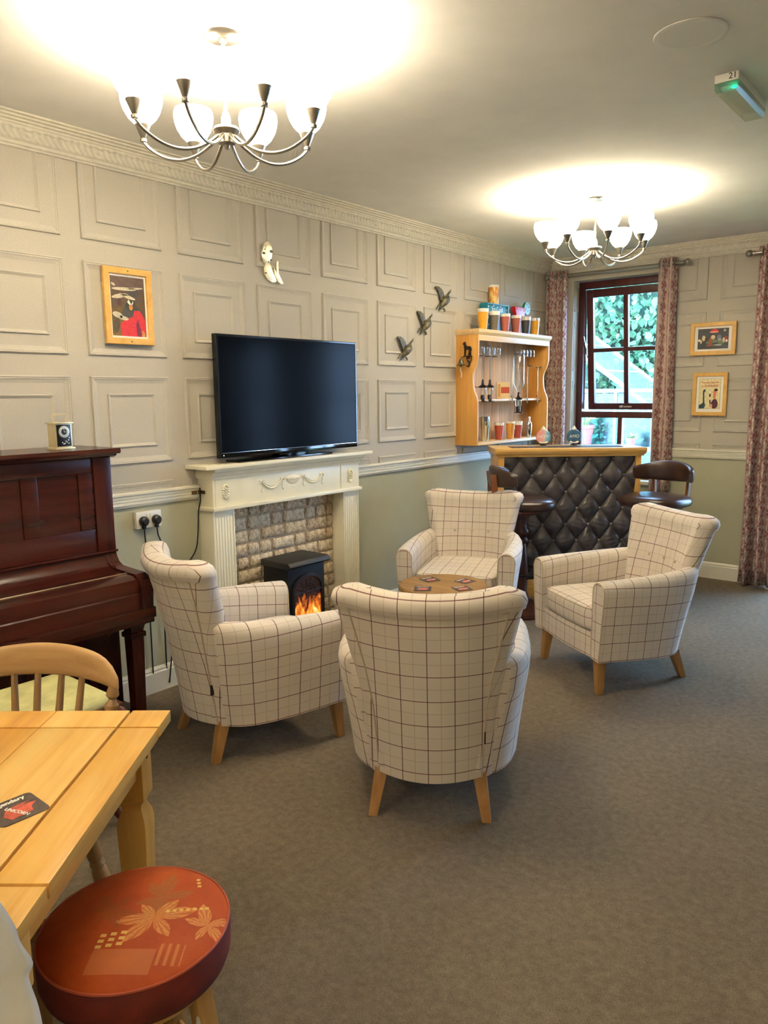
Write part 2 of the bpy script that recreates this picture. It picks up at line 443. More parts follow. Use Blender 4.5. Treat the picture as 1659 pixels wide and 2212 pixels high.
# wallpaper panels in relief: nested frames with a proud bead and a slope inwards
PW, PH = 0.432, 0.4306
ZR = {1: (2.273, 2.704), 2: (1.7457, 2.1764), 3: (1.2177, 1.6493), 4: (0.688, 1.1188)}
def panel_mesh(w, h, clip):
    P = M()
    for d0, prof in ((0.0, [(0, 0), (0.002, 0.010), (0.006, 0.0115), (0.009, 0.0085), (0.014, 0.0085), (0.018, 0.0055), (0.033, 0.0005), (0.033, -0.001)]),
                     (0.084, [(0, 0), (0.002, 0.008), (0.005, 0.0085), (0.017, 0.0005), (0.017, -0.001)])):
        rings = []
        for d, hh in prof:
            e = d0 + d
            rings.append([(hh, e, e), (hh, w-e, e), (hh, w-e, h-e), (hh, e, h-e)])
        P.loft(rings, True, False, False)
    return P.mesh('wall_panel', MPAPER, clip=clip)
def panels(parent, rows, spots, T):
    """spots: (offset along the wall, width)"""
    cache = {}
    for r in rows:
        z0, z1 = ZR[r]
        for (a, clipr) in spots:
            key = (r, clipr)
            if key not in cache:
                cl = []
                if r == 1: cl.append(((0, 0, 2.612-z0), (0, 0, 1)))
                if r == 4: cl.append(((0, 0, 1.07-z0), (0, 0, -1)))
                if clipr is not None: cl.append(((0, clipr[0], 0), (0, clipr[1], 0)))
                cache[key] = panel_mesh(PW, PH, cl)
            o = put(cache[key], 'wall_panel', parent)
            o.matrix_local = T @ TR(0, a, z0)
Y0, PP = -5.1186, 0.53115
panels(wl, (1, 2, 3, 4), [(Y0+k*PP, None) for k in range(-2, 9)] + [(Y0+9*PP, (0.338, 1))], Matrix.Identity(4))
# back wall: local y runs along +x, relief towards -y
TB = Matrix(((0, 1, 0, 0), (-1, 0, 0, 0), (0, 0, 1, 0), (0, 0, 0, 1)))
panels(wb, (1, 2, 3, 4), [(1.51-PP+0.0, (0.121, -1))], TB)
panels(wb, (1, 2, 3, 4), [(1.51, None)], TB)
panels(wb, (1, 2, 3, 4), [(1.51+4*PP, None)], TB)
# narrow reveal panels on the left reveal of window 1 (faces +x)
rv = M()
for z0, z1 in ((1.2177, 1.6493), (1.7457, 2.1764), (2.27, 2.50), (0.82, 1.12)):
    for e, q in ((0.0, 0.012), (0.035, 0.008)):
        for (y0, y1, a, b) in ((0.02+e, 0.09, z0+e, z0+e+q), (0.02+e, 0.09, z1-e-q, z1-e), (0.02+e, 0.02+e+q*0.6, z0+e, z1-e)):
            rv.box(0.2495, 0.254, y0, y1, a, b)
stuff(rv.obj('reveal_moulding', MPAPER, wb))

# cornice: stepped mouldings with a leaf frieze in relief
CP = [(0, 2.605), (0.012, 2.605), (0.015, 2.613), (0.022, 2.617), (0.024, 2.628), (0.030, 2.632), (0.058, 2.684), (0.062, 2.686), (0.063, 2.694), (0.076, 2.696), (0.077, 2.704), (0.090, 2.706), (0.091, 2.714), (0.104, 2.716), (0.105, CEIL-0.001), (0, CEIL-0.001)]
def cornice(name, L, T, side):
    c = struct(M().prism(CP, 0, L, 'y', T=T).obj(name, MCORN, smooth=False))
    def fr(u, v):
        y = u*L; s = y/0.33; ph = s % 1.0
        a = v
        base_x = 0.030 + 0.028*a; base_z = 2.633 + 0.050*a
        # acanthus scroll: round boss, fanned ribs, scalloped upper lip
        cx = 0.30; dx = (ph-cx)*0.33; dz = (a-0.45)*0.075
        r = math.hypot(dx, dz)
        boss = 0.9*math.exp(-(r/0.012)**2) + 0.6*math.exp(-((r-0.028)/0.007)**2)
        ribs = 0.5+0.5*math.sin(2*PI*(ph*11 + a*1.4 + 0.35*math.sin(PI*a)))
        lip = 0.9*math.exp(-((a-0.86-0.05*math.sin(2*PI*ph*6))/0.07)**2)
        env = min(1, a/0.08, (1-a)/0.04)
        h = (0.0105*(0.55*ribs*(1 if r > 0.036 else 0.15) + boss*0.9 + lip*0.7))*env + 0.0006
        return (base_x + h*0.85, y, base_z - h*0.5)
    n = int(L/0.0075)
    lab(stuff(M().grid(fr, n, 14, T=T).obj('cornice_frieze', MCORN, c, smooth=60)), 'moulded leaf scroll band of the cornice')
cornice('trim_1', 6.9, TR(0, -6.9, 0), 0)
cornice('trim_2', 3.4, Matrix(((0, 1, 0, 0.0), (-1, 0, 0, 0), (0, 0, 1, 0), (0, 0, 0, 1))) @ Matrix.Diagonal((1, 1, 1, 1)), 1)
# dado rails
DP = [(0, 1.000), (0.012, 1.000), (0.014, 1.010), (0.020, 1.012), (0.020, 1.022), (0.016, 1.024), (0.016, 1.028), (0.021, 1.030), (0.021, 1.038), (0.016, 1.040), (0.016, 1.044), (0.022, 1.046), (0.022, 1.056), (0.030, 1.062), (0.030, 1.070), (0.012, 1.075), (0, 1.075)]
struct(M().prism(DP, FY, -4.005, 'y').obj('trim_3', MWHITE))
struct(M().prism(DP, -2.815, -0.001, 'y').obj('trim_4', MWHITE))
struct(M().prism([(-a, b) for a, b in DP], 1.10, 1.98, 'x').obj('trim_5', MWHITE))
struct(M().prism([(-a, b) for a, b in DP], 0.022, 0.25, 'x').obj('trim_6', MWHITE))
struct(M().prism([(-a, b) for a, b in DP], 3.25, 4.05, 'x').obj('trim_7', MWHITE))
BP = [(0, 0), (0.018, 0), (0.018, 0.105), (0.012, 0.112), (0.014, 0.120), (0.006, 0.132), (0, 0.135)]
struct(M().prism(BP, FY, -0.001, 'y').obj('baseboard_left', MWHITE))
struct(M().prism([(-a, b) for a, b in BP], 0.02, 1.98, 'x').obj('baseboard_back', MWHITE))
struct(M().prism([(-a, b) for a, b in BP], 3.25, RX, 'x').obj('baseboard_right', MWHITE))

# ---------------------------------------------------------------- window 1 (open top-hung sash over a fixed light)
w1 = bpy.data.objects.new('window_1', None); COL.objects.link(w1); struct(w1); w1.location = (0, 0, 0)
X0, X1, Z0, Z1 = 0.25, 1.10, 0.78, 2.53
ym, yn = 0.10, 0.16
f = M(); f.box(X0+0.005, X0+0.062, ym, yn, Z0, Z1-0.005); f.box(X1-0.062, X1-0.005, ym, yn, Z0, Z1-0.005)
f.box(X0+0.062, X1-0.062, ym, yn, Z1-0.065, Z1-0.005); f.box(X0+0.062, X1-0.062, ym, yn, 1.318, 1.372)
f.box(X0+0.062, X1-0.062, ym, yn, Z0, Z0+0.07); f.box(0.66, 0.70, ym, yn, Z0+0.07, 1.318)
struct(f.obj('window_frame', MWINF, w1, bevel=0.003))
for a, b in ((0.314, 0.658), (0.702, 1.036)):
    M().box(a, b, 0.132, 0.137, Z0+0.07, 1.318).obj('pane', MPANE, w1)
sash = M(); sx0, sx1, sz = 0.318, 1.034, 1.075
sash.box(sx0, sx0+0.06, 0, 0.045, -sz, 0); sash.box(sx1-0.06, sx1, 0, 0.045, -sz, 0)
sash.box(sx0+0.06, sx1-0.06, 0, 0.045, -0.07, 0); sash.box(sx0+0.06, sx1-0.06, 0, 0.045, -sz, -sz+0.058)
sash.box(0.658, 0.700, 0.005, 0.045, -sz+0.058, -0.07)
sash.box(sx0+0.06, 0.658, 0.005, 0.045, -0.555, -0.52); sash.box(0.700, sx1-0.06, 0.005, 0.045, -0.555, -0.52)
so = struct(sash.obj('window_sash', MWINF, w1, bevel=0.003)); so.location = (0, 0.118, 2.458); so.rotation_euler = (R(6), 0, 0)
for (a, b) in ((sx0+0.06, 0.658), (0.700, sx1-0.06)):
    for (c, d) in ((-sz+0.058, -0.555), (-0.52, -0.07)):
        M().box(a, b, 0.020, 0.025, c, d).obj('pane', MPANE, so)
M().box(0.62, 0.74, -0.012, 0.0, -1.058, -1.040).box(0.64, 0.66, -0.03, -0.012, -1.06, -1.035).obj('window_latch', MSILVER, so, bevel=0.002)
M().tube([(0.312, 0.10, 2.05), (0.318, 0.13, 1.96), (0.322, 0.17, 1.86)], 0.006).ball((0.322, 0.115, 1.98), (0.006, 0.012, 0.02)).obj('window_stay', MSILVER, w1, smooth=True)
struct(M().box(X0-0.02, X1+0.02, -0.03, 0.10, 0.745, 0.778).obj('window_sill', MWHITE, w1, bevel=0.004))
# pane reveal lining light
# ---------------------------------------------------------------- window 2 (french door) and window 3, outside the frame but lighting the room
def glazed(name, x0, x1, z0, z1, cols, rows_):
    w = bpy.data.objects.new(name, None); COL.objects.link(w); struct(w)
    f = M(); t = 0.06
    f.box(x0+0.003, x0+t, ym, yn, z0, z1-0.003); f.box(x1-t, x1-0.003, ym, yn, z0, z1-0.003)
    f.box(x0+t, x1-t, ym, yn, z1-t, z1-0.003); f.box(x0+t, x1-t, ym, yn, z0, z0+t*1.6)
    gx = [x0+t+(x1-x0-2*t)*i/cols for i in range(cols+1)]; gz = [z0+t*1.6+(z1-z0-2.6*t)*i/rows_ for i in range(rows_+1)]
    for g in gx[1:-1]: f.box(g-0.03, g+0.03, ym+0.005, yn-0.005, z0+t, z1-t)
    for g in gz[1:-1]: f.box(x0+t, x1-t, ym+0.012, yn-0.012, g-0.017, g+0.017)
    struct(f.obj('window_frame', MWINF, w))
    M().box(x0+t, x1-t, 0.128, 0.132, z0+t, z1-t).obj('pane', MPANE, w)
glazed('door_1', 1.98, 3.25, 0.02, 2.25, 2, 3)
glazed('window_3', 4.05, 4.65, 0.4, 2.25, 1, 3)

# ---------------------------------------------------------------- chandeliers
def chandelier(cx, cy, a0, label, pw=1.0):
    t = thing('chandelier', label, 'chandelier', (cx, cy, 0), 0)
    M().lathe([(0.0, CEIL-0.001), (0.066, CEIL-0.001), (0.066, CEIL-0.022), (0.060, CEIL-0.027), (0.014, CEIL-0.029), (0.012, CEIL-0.045), (0.0, CEIL-0.045)], 32, cap=False).obj('ceiling_rose', MCHROME, t, smooth=True)
    M().tube([(0, 0, CEIL-0.03), (0, 0, 2.44)], 0.0065, 10).obj('rod', MCHROME, t, smooth=True)
    hub = M().lathe([(0, 2.47), (0.011, 2.47), (0.014, 2.455), (0.014, 2.428), (0.040, 2.424), (0.044, 2.415), (0.040, 2.408), (0.030, 2.400), (0.028, 2.375), (0.010, 2.370), (0.007, 2.358), (0, 2.356)], 24, cap=False)
    for k in range(12):
        a = 2*PI*k/12; hub.tube([(0.014*math.cos(a), 0.014*math.sin(a), 2.43), (0.014*math.cos(a), 0.014*math.sin(a), 2.456)], 0.0025, 5)
    hub.obj('hub', MCHROME, t, smooth=True)
    arm = M().tube(catmull([(0.026, 0, 2.400), (0.060, 0, 2.372), (0.110, 0, 2.345), (0.165, 0, 2.335), (0.22, 0, 2.345), (0.27, 0, 2.372), (0.296, 0, 2.398), (0.30, 0, 2.412)], 5), 0.0055, 8).mesh('arm', MCHROME, smooth=True)
    hol = M().lathe([(0, 2.402), (0.011, 2.402), (0.012, 2.410), (0.008, 2.413), (0.010, 2.418), (0.025, 2.452), (0.026, 2.456), (0.0, 2.456)], 20, c=(0.30, 0, 0), cap=False).mesh('cup_holder', MCHROME, smooth=True)
    cup = M().lathe([(0.020, 2.452), (0.030, 2.462), (0.046, 2.477), (0.060, 2.500), (0.068, 2.524), (0.0705, 2.545), (0.068, 2.560), (0.065, 2.568)], 28, c=(0.30, 0, 0), cap=False).mesh('glass_shade', MCUP, smooth=True)
    bulb = M().ball((0.30, 0, 2.492), (0.014, 0.014, 0.018), 10, 6).lathe([(0.009, 2.455), (0.009, 2.482)], 10, c=(0.30, 0, 0)).mesh('bulb', Mat('bulb_glow', (255, 240, 210), 0.5).emit((255, 225, 170), 12).m, smooth=True)
    for k in range(8):
        a = a0 + 2*PI*k/8
        for me in (arm, hol): put(me, me.name, t, rot=(0, 0, a))
        c = put(cup, 'glass_shade', t, rot=(0, 0, a)); put(bulb, 'bulb', c)
        L = bpy.data.lights.new('chandelier_lamp', 'POINT'); L.energy = BULB_W*pw; L.color = (1.0, 0.88, 0.70); L.shadow_soft_size = 0.02
        o = bpy.data.objects.new('chandelier_lamp', L); COL.objects.link(o); o.parent = t
        o.location = (0.30*math.cos(a), 0.30*math.sin(a), 2.525)
    return t
chandelier(1.30, -4.785, R(162.7), 'large nearer eight-arm chandelier with lit white glass cups above the armchairs')
chandelier(1.33, -1.975, R(308.4), 'farther eight-arm chandelier with lit white glass cups near the window')


chandelier(1.30, -7.60, R(20), 'third eight-arm chandelier, unseen and added for light behind the camera, left one', 0.8)  # unseen lamp, added to brighten the room from behind the camera
chandelier(4.10, -7.60, R(5), 'fourth eight-arm chandelier, unseen and added for light behind the camera, right one', 1.0)  # also added out of view, gives warm light to camera-facing surfaces

# ---------------------------------------------------------------- ceiling speaker, emergency light
t = thing('ceiling_speaker', 'round off-white speaker grille set flush in the ceiling', 'speaker', (2.45, -3.75, CEIL))
M().lathe([(0.098, -0.001), (0.118, -0.001), (0.117, -0.004), (0.113, -0.005), (0.098, -0.004)], 48, cap=False).obj('rim', MCEIL, t, smooth=True)
g = Mat('speaker_mesh', (178, 174, 166), 0.8); gx, gy, gz = g.xyz()
dots = ((gx*900.0).sin() * (gy*900.0).sin()).gt(0.3); g.base(g.mix(dots * 0.35, (226, 223, 217), (184, 181, 174)))
M().lathe([(0.0, -0.004), (0.098, -0.004), (0.098, -0.001), (0, -0.001)], 48, cap=False).obj('grille', g.m, t)

t = thing('emergency_light', 'white ceiling emergency light numbered 21 with a green glow inside', 'emergency light', (2.452, -3.14, CEIL))
M().box(-0.043, 0.043, -0.20, 0.20, -0.030, 0).obj('housing', MWPL, t, bevel=0.003)
dg = glassy('diffuser_plastic', (214, 238, 228), 0.16, 0.25)
M().prism([(-0.043, -0.030), (0.043, -0.030), (0.043, -0.05), (0.034, -0.066), (-0.034, -0.066), (-0.043, -0.05)], -0.198, 0.198, 'y').obj('diffuser', dg, t)
M().box(-0.030, 0.030, -0.16, 0.19, -0.040, -0.031).obj('reflector', simple('pale_green_reflector', (200, 230, 212), 0.5), t)
M().ball((0.022, -0.175, -0.045), (0.010, 0.012, 0.006), 10, 6).obj('green_lamp', Mat('green_led', (20, 200, 140), 0.4).emit((20, 255, 170), 0.6).m, t, smooth=True)
text('number', '21', 0.030, simple('ink', (28, 28, 60), 0.6), t, TR(0.022, -0.2004, -0.014) @ Matrix.Rotation(R(90), 4, 'X'))
L = bpy.data.lights.new('green_led', 'POINT'); L.energy = 0.012; L.color = (0.1, 1, 0.6); L.shadow_soft_size = 0.01
o = bpy.data.objects.new('green_led', L); COL.objects.link(o); o.parent = t; o.location = (0.018, -0.165, -0.056)

# ---------------------------------------------------------------- mantel surround, bricks, stove
t = thing('fireplace_surround', 'cream painted fireplace surround with fluted pillars and a carved garland frieze', 'fireplace', (0, -3.41, 0))
A0, A1 = -0.59, 0.59
M().box(0.002, 0.185, -0.67, 0.67, 1.165, 1.186).obj('mantel_shelf', MMANTEL, t, bevel=0.005)
M().prism([(0.002, 1.108), (0.136, 1.108), (0.139, 1.120), (0.146, 1.126), (0.152, 1.142), (0.170, 1.150), (0.174, 1.165), (0.002, 1.165)], A0-0.012, A1+0.012, 'y').obj('bed_moulding', MMANTEL, t)
M().box(0.002, 0.130, A0, A1, 0.955, 1.108).box(0.130, 0.134, A0+0.014, A0+0.018, 0.96, 1.108).box(0.130, 0.134, A1-0.175, A1-0.172, 0.96, 1.108).obj('frieze', MMANTEL, t, bevel=0.002)
M().box(0.002, 0.148, A0-0.012, A1+0.012, 0.935, 0.955).obj('frieze_ledge', MMANTEL, t, bevel=0.004)
for s, (y0, y1) in enumerate(((A0, A0+0.145), (A1-0.145, A1))):
    p = M(); p.box(0.002, 0.118, y0, y1, 0.0, 0.935)
    n = 6; w = (y1-y0-0.03)/n
    for k in range(n):
        a = y0+0.015+k*w; p.box(0.118, 0.124, a+w*0.14, a+w*0.86, 0.14, 0.895)
    p.box(0.118, 0.128, y0, y1, 0.0, 0.13); p.box(0.118, 0.124, y0, y0+0.008, 0.13, 0.935); p.box(0.118, 0.124, y1-0.008, y1, 0.13, 0.935); p.box(0.118, 0.124, y0+0.008, y1-0.008, 0.905, 0.935)
    p.obj('pillar', MMANTEL, t, bevel=0.0015)
def rosette(cy, cz):
    q = M()
    for k in range(16):
        a = 2*PI*k/16; y, z = 0.019*math.cos(a), 0.036*math.sin(a)
        q.ball((0.132, cy+y, cz+z), (0.009, 0.0050+0.003*abs(math.cos(a)), 0.0055+0.004*abs(math.sin(a))), 8, 5)
    for k in range(8):
        a = 2*PI*(k+0.5)/8; q.ball((0.134, cy+0.009*math.cos(a), cz+0.018*math.sin(a)), (0.005, 0.004, 0.006), 8, 5)
    q.ball((0.135, cy, cz), (0.006, 0.005, 0.007), 8, 5)
    return q.obj('rosette', MMANTEL, t, smooth=60)
rosette(A0+0.085, 1.035); rosette(A1-0.085, 1.035)
def sag(y0, z0, y1, z1, d):
    return [(0.133, y0+(y1-y0)*k/12, z0+(z1-z0)*k/12 - d*4*(k/12)*(1-k/12)) for k in range(13)]
for sgn in (-1, 1):
    g = M()
    g.tube(sag(sgn*0.085, 1.068, sgn*0.245, 1.062, 0.042), [0.003+0.004*math.sin(PI*k/12) for k in range(13)], 8)
    g.tube([(p[0]+0.002, p[1], p[2]+0.006) for p in sag(sgn*0.085, 1.068, sgn*0.245, 1.062, 0.036)], 0.0025, 6)
    for yy, zz in ((0.085, 1.070), (0.245, 1.066)):
        for da in (0.4, 2.74, -0.5, 3.64):
            g.ball((0.133, sgn*yy+0.013*math.cos(da), zz+0.010*math.sin(da)), (0.004, 0.010, 0.006), 8, 5)
        g.ball((0.135, sgn*yy, zz), 0.006, 8, 5)
        for k in range(5): g.ball((0.1325, sgn*yy+0.004*math.sin(k*1.8), zz-0.016-k*0.011), (0.003, 0.0045, 0.005), 6, 4)
    g.obj('garland', MMANTEL, t, smooth=60)
u = M().lathe([(0.0, 1.012), (0.020, 1.014), (0.007, 1.022), (0.008, 1.027), (0.030, 1.034), (0.050, 1.048), (0.058, 1.066), (0.060, 1.074), (0.052, 1.076), (0.030, 1.082), (0.012, 1.086), (0.010, 1.092), (0.0, 1.096)], 28, cap=False)
for v in range(len(u.v)): x, y, z = u.v[v]; u.v[v] = (0.129+max(-0.0, x*0.16), y, z)
for k in range(9):
    u.ball((0.138, -0.048+k*0.012, 1.062-0.003*(k % 2)), (0.004, 0.006, 0.004), 6, 4)
u.obj('urn', MMANTEL, t, smooth=60)
# bricks behind: part of the fireplace
M().box(0.002, 0.020, -0.445, 0.445, 0.0, 0.935).obj('mortar_bed', MMORTAR, t)
def brick_mesh(L, H, sd):
    rnd = random.Random(sd); b = M(); nu, nv = 7, 3
    P = lambda u, v: (0.0, 0, 0)
    V = []; US = [0, 0.05, 0.2, 0.4, 0.6, 0.8, 0.95, 1.0]; VS = [0, 0.12, 0.5, 0.88, 1.0]; nv = 4
    for j in range(nv+1):
        for i in range(nu+1):
            ed = i in (0, nu) or j in (0, nv)
            V.append((0.0 if ed else 0.012+rnd.uniform(-0.004, 0.004), US[i]*L + rnd.uniform(-0.004, 0.004), VS[j]*H+rnd.uniform(-0.003, 0.003)))
    F = [(j*(nu+1)+i, j*(nu+1)+i+1, (j+1)*(nu+1)+i+1, (j+1)*(nu+1)+i) for j in range(nv) for i in range(nu)]
    b.add(V, F); return b.mesh('brick', MBRICKS[sd % 3], smooth=70)
BL = [brick_mesh(0.178, 0.069, k) for k in range(6)]; BS = [brick_mesh(0.083, 0.069, k+10) for k in range(6)]
rnd = random.Random(3)
for r in range(12):
    z = 0.010 + r*0.0775; y = -0.445 - (0.09 if r % 2 else 0.0) + rnd.uniform(-0.02, 0.0)
    while y < 0.44:
        short = rnd.random() < 0.45; L_ = 0.083 if short else 0.178
        me = rnd.choice(BS if short else BL)
        a, b = y, y + L_
        if b <= 0.447 and a >= -0.447: put(me, 'brick', t, (0.0165, a, z))
        elif b > 0.447 and 0.44-a > 0.03:
            o = put(me, 'brick', t, (0.0165, a, z)); o.scale = (1, (0.445-a)/L_, 1)
        elif a < -0.447 and b > -0.41:
            o = put(me, 'brick', t, (0.0165, -0.445, z)); o.scale = (1, (b+0.445)/L_, 1)
        y = b + 0.011

t = thing('electric_stove', 'black electric stove with an arched glowing flame window standing before the brick hearth', 'stove', (0.060, -3.455, 0))
t.scale = (0.92, 0.81, 1.0)
w = 0.185
body = M().box(0.0, 0.225, -w, w, 0.03, 0.565)
body.box(0.0, 0.24, -w-0.006, w+0.006, 0.02, 0.055)
body.obj('body', MBLACKM, t, bevel=0.004)
M().prism([(0.0, 0.565), (0.252, 0.565), (0.270, 0.578), (0.262, 0.592), (0.248, 0.602), (0.0, 0.602)], -w-0.022, w+0.022, 'y').obj('top_plate', simple('stove_top', (34, 34, 32), 0.5, 0.2), t, bevel=0.003)
def arch(w_, z0, zs, h, n=10): return [(-w_, z0), (w_, z0)] + [(w_*math.cos(PI*k/n), zs+h*math.sin(PI*k/n)) for k in range(n+1)]
outer = arch(0.155, 0.13, 0.42, 0.095, 12); inner = arch(0.138, 0.15, 0.42, 0.08, 12)
fr_ = M().loft([[(0.225, y, z) for y, z in outer], [(0.238, y, z) for y, z in outer], [(0.240, y, z) for y, z in inner], [(0.226, y, z) for y, z in inner]], cap0=False, cap1=False)
fr_.obj('door_frame', MBLACKM, t, smooth=True)
fl = M().add([(0.0, y, z-0.15) for y, z in inner], [tuple(range(len(inner)))])
o = fl.obj('flame_picture', m_flames(), t); o.location = (0.2265, 0, 0.15)
gr = M()
gr.tube([(0.240, 0.0+0.062*math.cos(PI*k/12), 0.405+0.055*math.sin(PI*k/12)) for k in range(13)], 0.003, 6)
for a in (0.0, 0.45, 0.9, 1.35, 1.8, 2.25, 2.7, PI):
    gr.tube([(0.240, 0.030*math.cos(a), 0.405+0.026*math.sin(a)), (0.240, 0.128*math.cos(a), 0.415+0.072*math.sin(a))], 0.0028, 6)
gr.tube([(0.240, 0.03*math.cos(PI*k/12), 0.405+0.026*math.sin(PI*k/12)) for k in range(25)], 0.003, 6)
gr.tube([(0.240, -0.137, 0.405), (0.240, 0.137, 0.405)], 0.0035, 6)
gr.obj('arched_grille', MBLACKM, t, smooth=True)
fence_ = M()
for k in range(15):
    yy = -0.126+k*0.018; hh = 0.022+0.010*math.exp(-((k-7)/2.2)**2)
    fence_.prism([(yy-0.006, 0.15), (yy+0.006, 0.15), (yy+0.006, 0.15+hh), (yy, 0.15+hh+0.007), (yy-0.006, 0.15+hh)], 0.232, 0.238, 'x')
fence_.obj('fret', MBLACKM, t)
M().box(0.225, 0.255, -0.15, 0.15, 0.085, 0.10).obj('ash_ledge', MBLACKM, t, bevel=0.003)
for sy in (-1, 1):
    for sx_ in (0.03, 0.20): M().lathe([(0.012, 0), (0.016, 0.022)], 10, c=(sx_, sy*0.15, 0)).obj('leg', MBLACKM, t)

# ---------------------------------------------------------------- television
t = thing('television', 'large black flat television standing on the mantel shelf', 'television', (0.0, -3.383, 1.186))
M().box(0.085, 0.098, -0.535, 0.535, 0.065, 0.655).box(0.070, 0.085, -0.3, 0.3, 0.12, 0.5).obj('back_casing', MBLACK, t, bevel=0.004)
M().loft([[(x, s*(0.556-e), z0_) for s, z0_ in ((-1, 0.030+e), (1, 0.030+e), (1, 0.688-e), (-1, 0.688-e))] for x, e in ((0.098, 0.0), (0.128, 0.0), (0.131, 0.003), (0.131, 0.010), (0.1285, 0.013))], cap0=True, cap1=False).obj('bezel', simple('tv_gloss_bezel', (10, 10, 12), 0.12), t)
M().box(0.126, 0.1285, -0.5435, 0.5435, 0.043, 0.675).obj('screen', MSCREEN, t)
M().box(0.1286, 0.1325, -0.550, 0.550, 0.032, 0.056).obj('lower_trim', simple('tv_gloss_trim', (8, 8, 10), 0.08), t, bevel=0.001)
M().box(0.1286, 0.130, -0.548, 0.548, 0.0565, 0.058).obj('silver_line', MSILVER, t)
M().box(0.04, 0.150, -0.45, 0.30, 0.0, 0.012).box(0.06, 0.115, -0.12, 0.12, 0.012, 0.05).obj('stand', simple('tv_stand', (8, 8, 10), 0.1), t, bevel=0.004)
M().ball((0.1327, -0.535, 0.045), (0.001, 0.003, 0.003), 8, 5).obj('standby_lamp', Mat('standby', (255, 255, 255)).emit((255, 255, 255), 0.5).m, t)

# ---------------------------------------------------------------- socket, plugs, leads, hinges
t = thing('power_socket', 'white double wall socket above the skirting between piano and fireplace', 'socket', (0, -4.332, 0.93))
M().box(0.001, 0.030, -0.073, 0.073, -0.043, 0.043).obj('plate', MWPL, t, bevel=0.003)
for s in (-1, 1): M().box(0.030, 0.034, s*0.010-0.005, s*0.010+0.005, 0.012, 0.030).obj('switch', MWPL, t, bevel=0.001)
def plug(y, pts, label):
    t = thing('plug', label, 'plug', (0.031, y, 0.925))
    M().loft([[(x, 0.024*r_*c, 0.026*r_*s_) for c, s_ in circ(16)] for x, r_ in ((0, 0.92), (0.012, 1), (0.024, 0.9), (0.030, 0.6))]).obj('plug_body', MBLACK, t, smooth=True)
    M().box(0.0, 0.018, -0.008, 0.008, -0.040, -0.018).obj('cord_grip', MBLACK, t, bevel=0.002)
    M().tube(catmull([(0.010, 0, -0.036)] + pts, 6), 0.0035, 8).obj('lead', MBLACK, t, smooth=True)
plug(-4.370, [(0.006, 0.004, -0.09), (0.002, 0.012, -0.20), (-0.010, 0.016, -0.40), (-0.018, 0.02, -0.90)], 'left black plug in the double socket with its lead hanging down')
plug(-4.296, [(0.004, 0.008, -0.08), (0.000, 0.026, -0.14), (-0.012, 0.03, -0.35), (-0.020, 0.03, -0.90)], 'right black plug in the double socket with its lead hanging down')
tag(M().tube(catmull([(0.034, -4.012, 1.06), (0.034, -4.012, 0.99), (0.026, -4.022, 0.93), (0.022, -4.030, 0.80), (0.022, -4.050, 0.72), (0.024, -4.11, 0.655), (0.024, -4.16, 0.62), (0.020, -4.20, 0.4), (0.022, -4.26, 0.03)], 6), 0.0035, 8).obj('television_cable', MBLACK, smooth=True), 'thin black cable running down the wall from the left end of the mantel', 'cable')
t = thing('brass_hinge', 'small aged brass hinge plate joining dado rail to the fireplace side', 'hinge', (0.022, -4.012, 1.036))
M().box(0.0, 0.003, -0.045, -0.012, -0.009, 0.009).ball((0.003, -0.036, 0), 0.002, 6, 4).ball((0.003, -0.02, 0), 0.002, 6, 4).obj('plate', MBRASS, t)
M().box(0.006, 0.045, 0.006, 0.0105, -0.009, 0.009).obj('plate', MBRASS, t)
M().tube([(0.004, -0.002, -0.011), (0.004, -0.002, 0.011)], 0.004, 8).obj('pin', MBRASS, t)

# ---------------------------------------------------------------- pictures
def frame_(name, label, T, w, h, fwid, screws=False, mount=0.0, mcol=MPAPERW):
    """local: x right, y up, z out of the wall"""
    t = thing(name, label, 'picture'); t.matrix_world = T
    f = M()
    f.loft([[(sx_*(w/2-e), sy*(h/2-e), z) for sx_, sy in ((-1, -1), (1, -1), (1, 1), (-1, 1))] for e, z in ((0, 0.001), (0, 0.018), (0.002, 0.020), (fwid-0.002, 0.020), (fwid, 0.018), (fwid, 0.006))], cap0=True, cap1=False)
    f.obj('frame', MFRAMEW, t)
    M().box(-w/2+fwid, w/2-fwid, -h/2+fwid, h/2-fwid, 0.006, 0.008).obj('mount', mcol, t)
    if screws:
        for s in (-1, 1): M().ball((0, s*(h/2-fwid*0.45), 0.0205), (0.004, 0.004, 0.0015), 10, 5).obj('screw', MBRASS, t)
    return t
COLM = {}
def flat(t, name, poly, col, z):
    if col not in COLM: COLM[col] = simple('print_%d_%d_%d' % col, col, 0.55, var=0.12, sc=90)
    return M().prism(poly, z, z+0.0003, 'z').obj(name, COLM[col], t)
def ell(cx, cy, a, b, n=20, r=0): return [(cx+a*c*math.cos(r)-b*s_*math.sin(r), cy+a*c*math.sin(r)+b*s_*math.cos(r)) for c, s_ in circ(n)]
TL = lambda y, z: Matrix(((0, 0, 1, 0.0125), (1, 0, 0, y), (0, 1, 0, z), (0, 0, 0, 1)))       # on the left wall
TBK = lambda x, z: Matrix(((1, 0, 0, x), (0, 0, -1, -0.0125), (0, 1, 0, z), (0, 0, 0, 1)))     # on the back wall
t = frame_('framed_picture', 'oak framed painting of a figure in a scarlet coat among drifting smoke', TL(-4.372, 1.982), 0.262, 0.360, 0.030, True)
z = 0.0084; px, py = 0.092, 0.140
art = Mat('smoky_painting', (90, 72, 60), 0.5)
ax, ay, az = art.xyz()
n = art.noise(14, 5, 0.6, (1, 2, 1))
c = art.ramp((n*0.8 + (ay*1.2+0.1)), [(0.25, (120, 96, 40)), (0.45, (92, 70, 30)), (0.6, (84, 66, 54)), (0.8, (110, 88, 76))]); art.base(c)
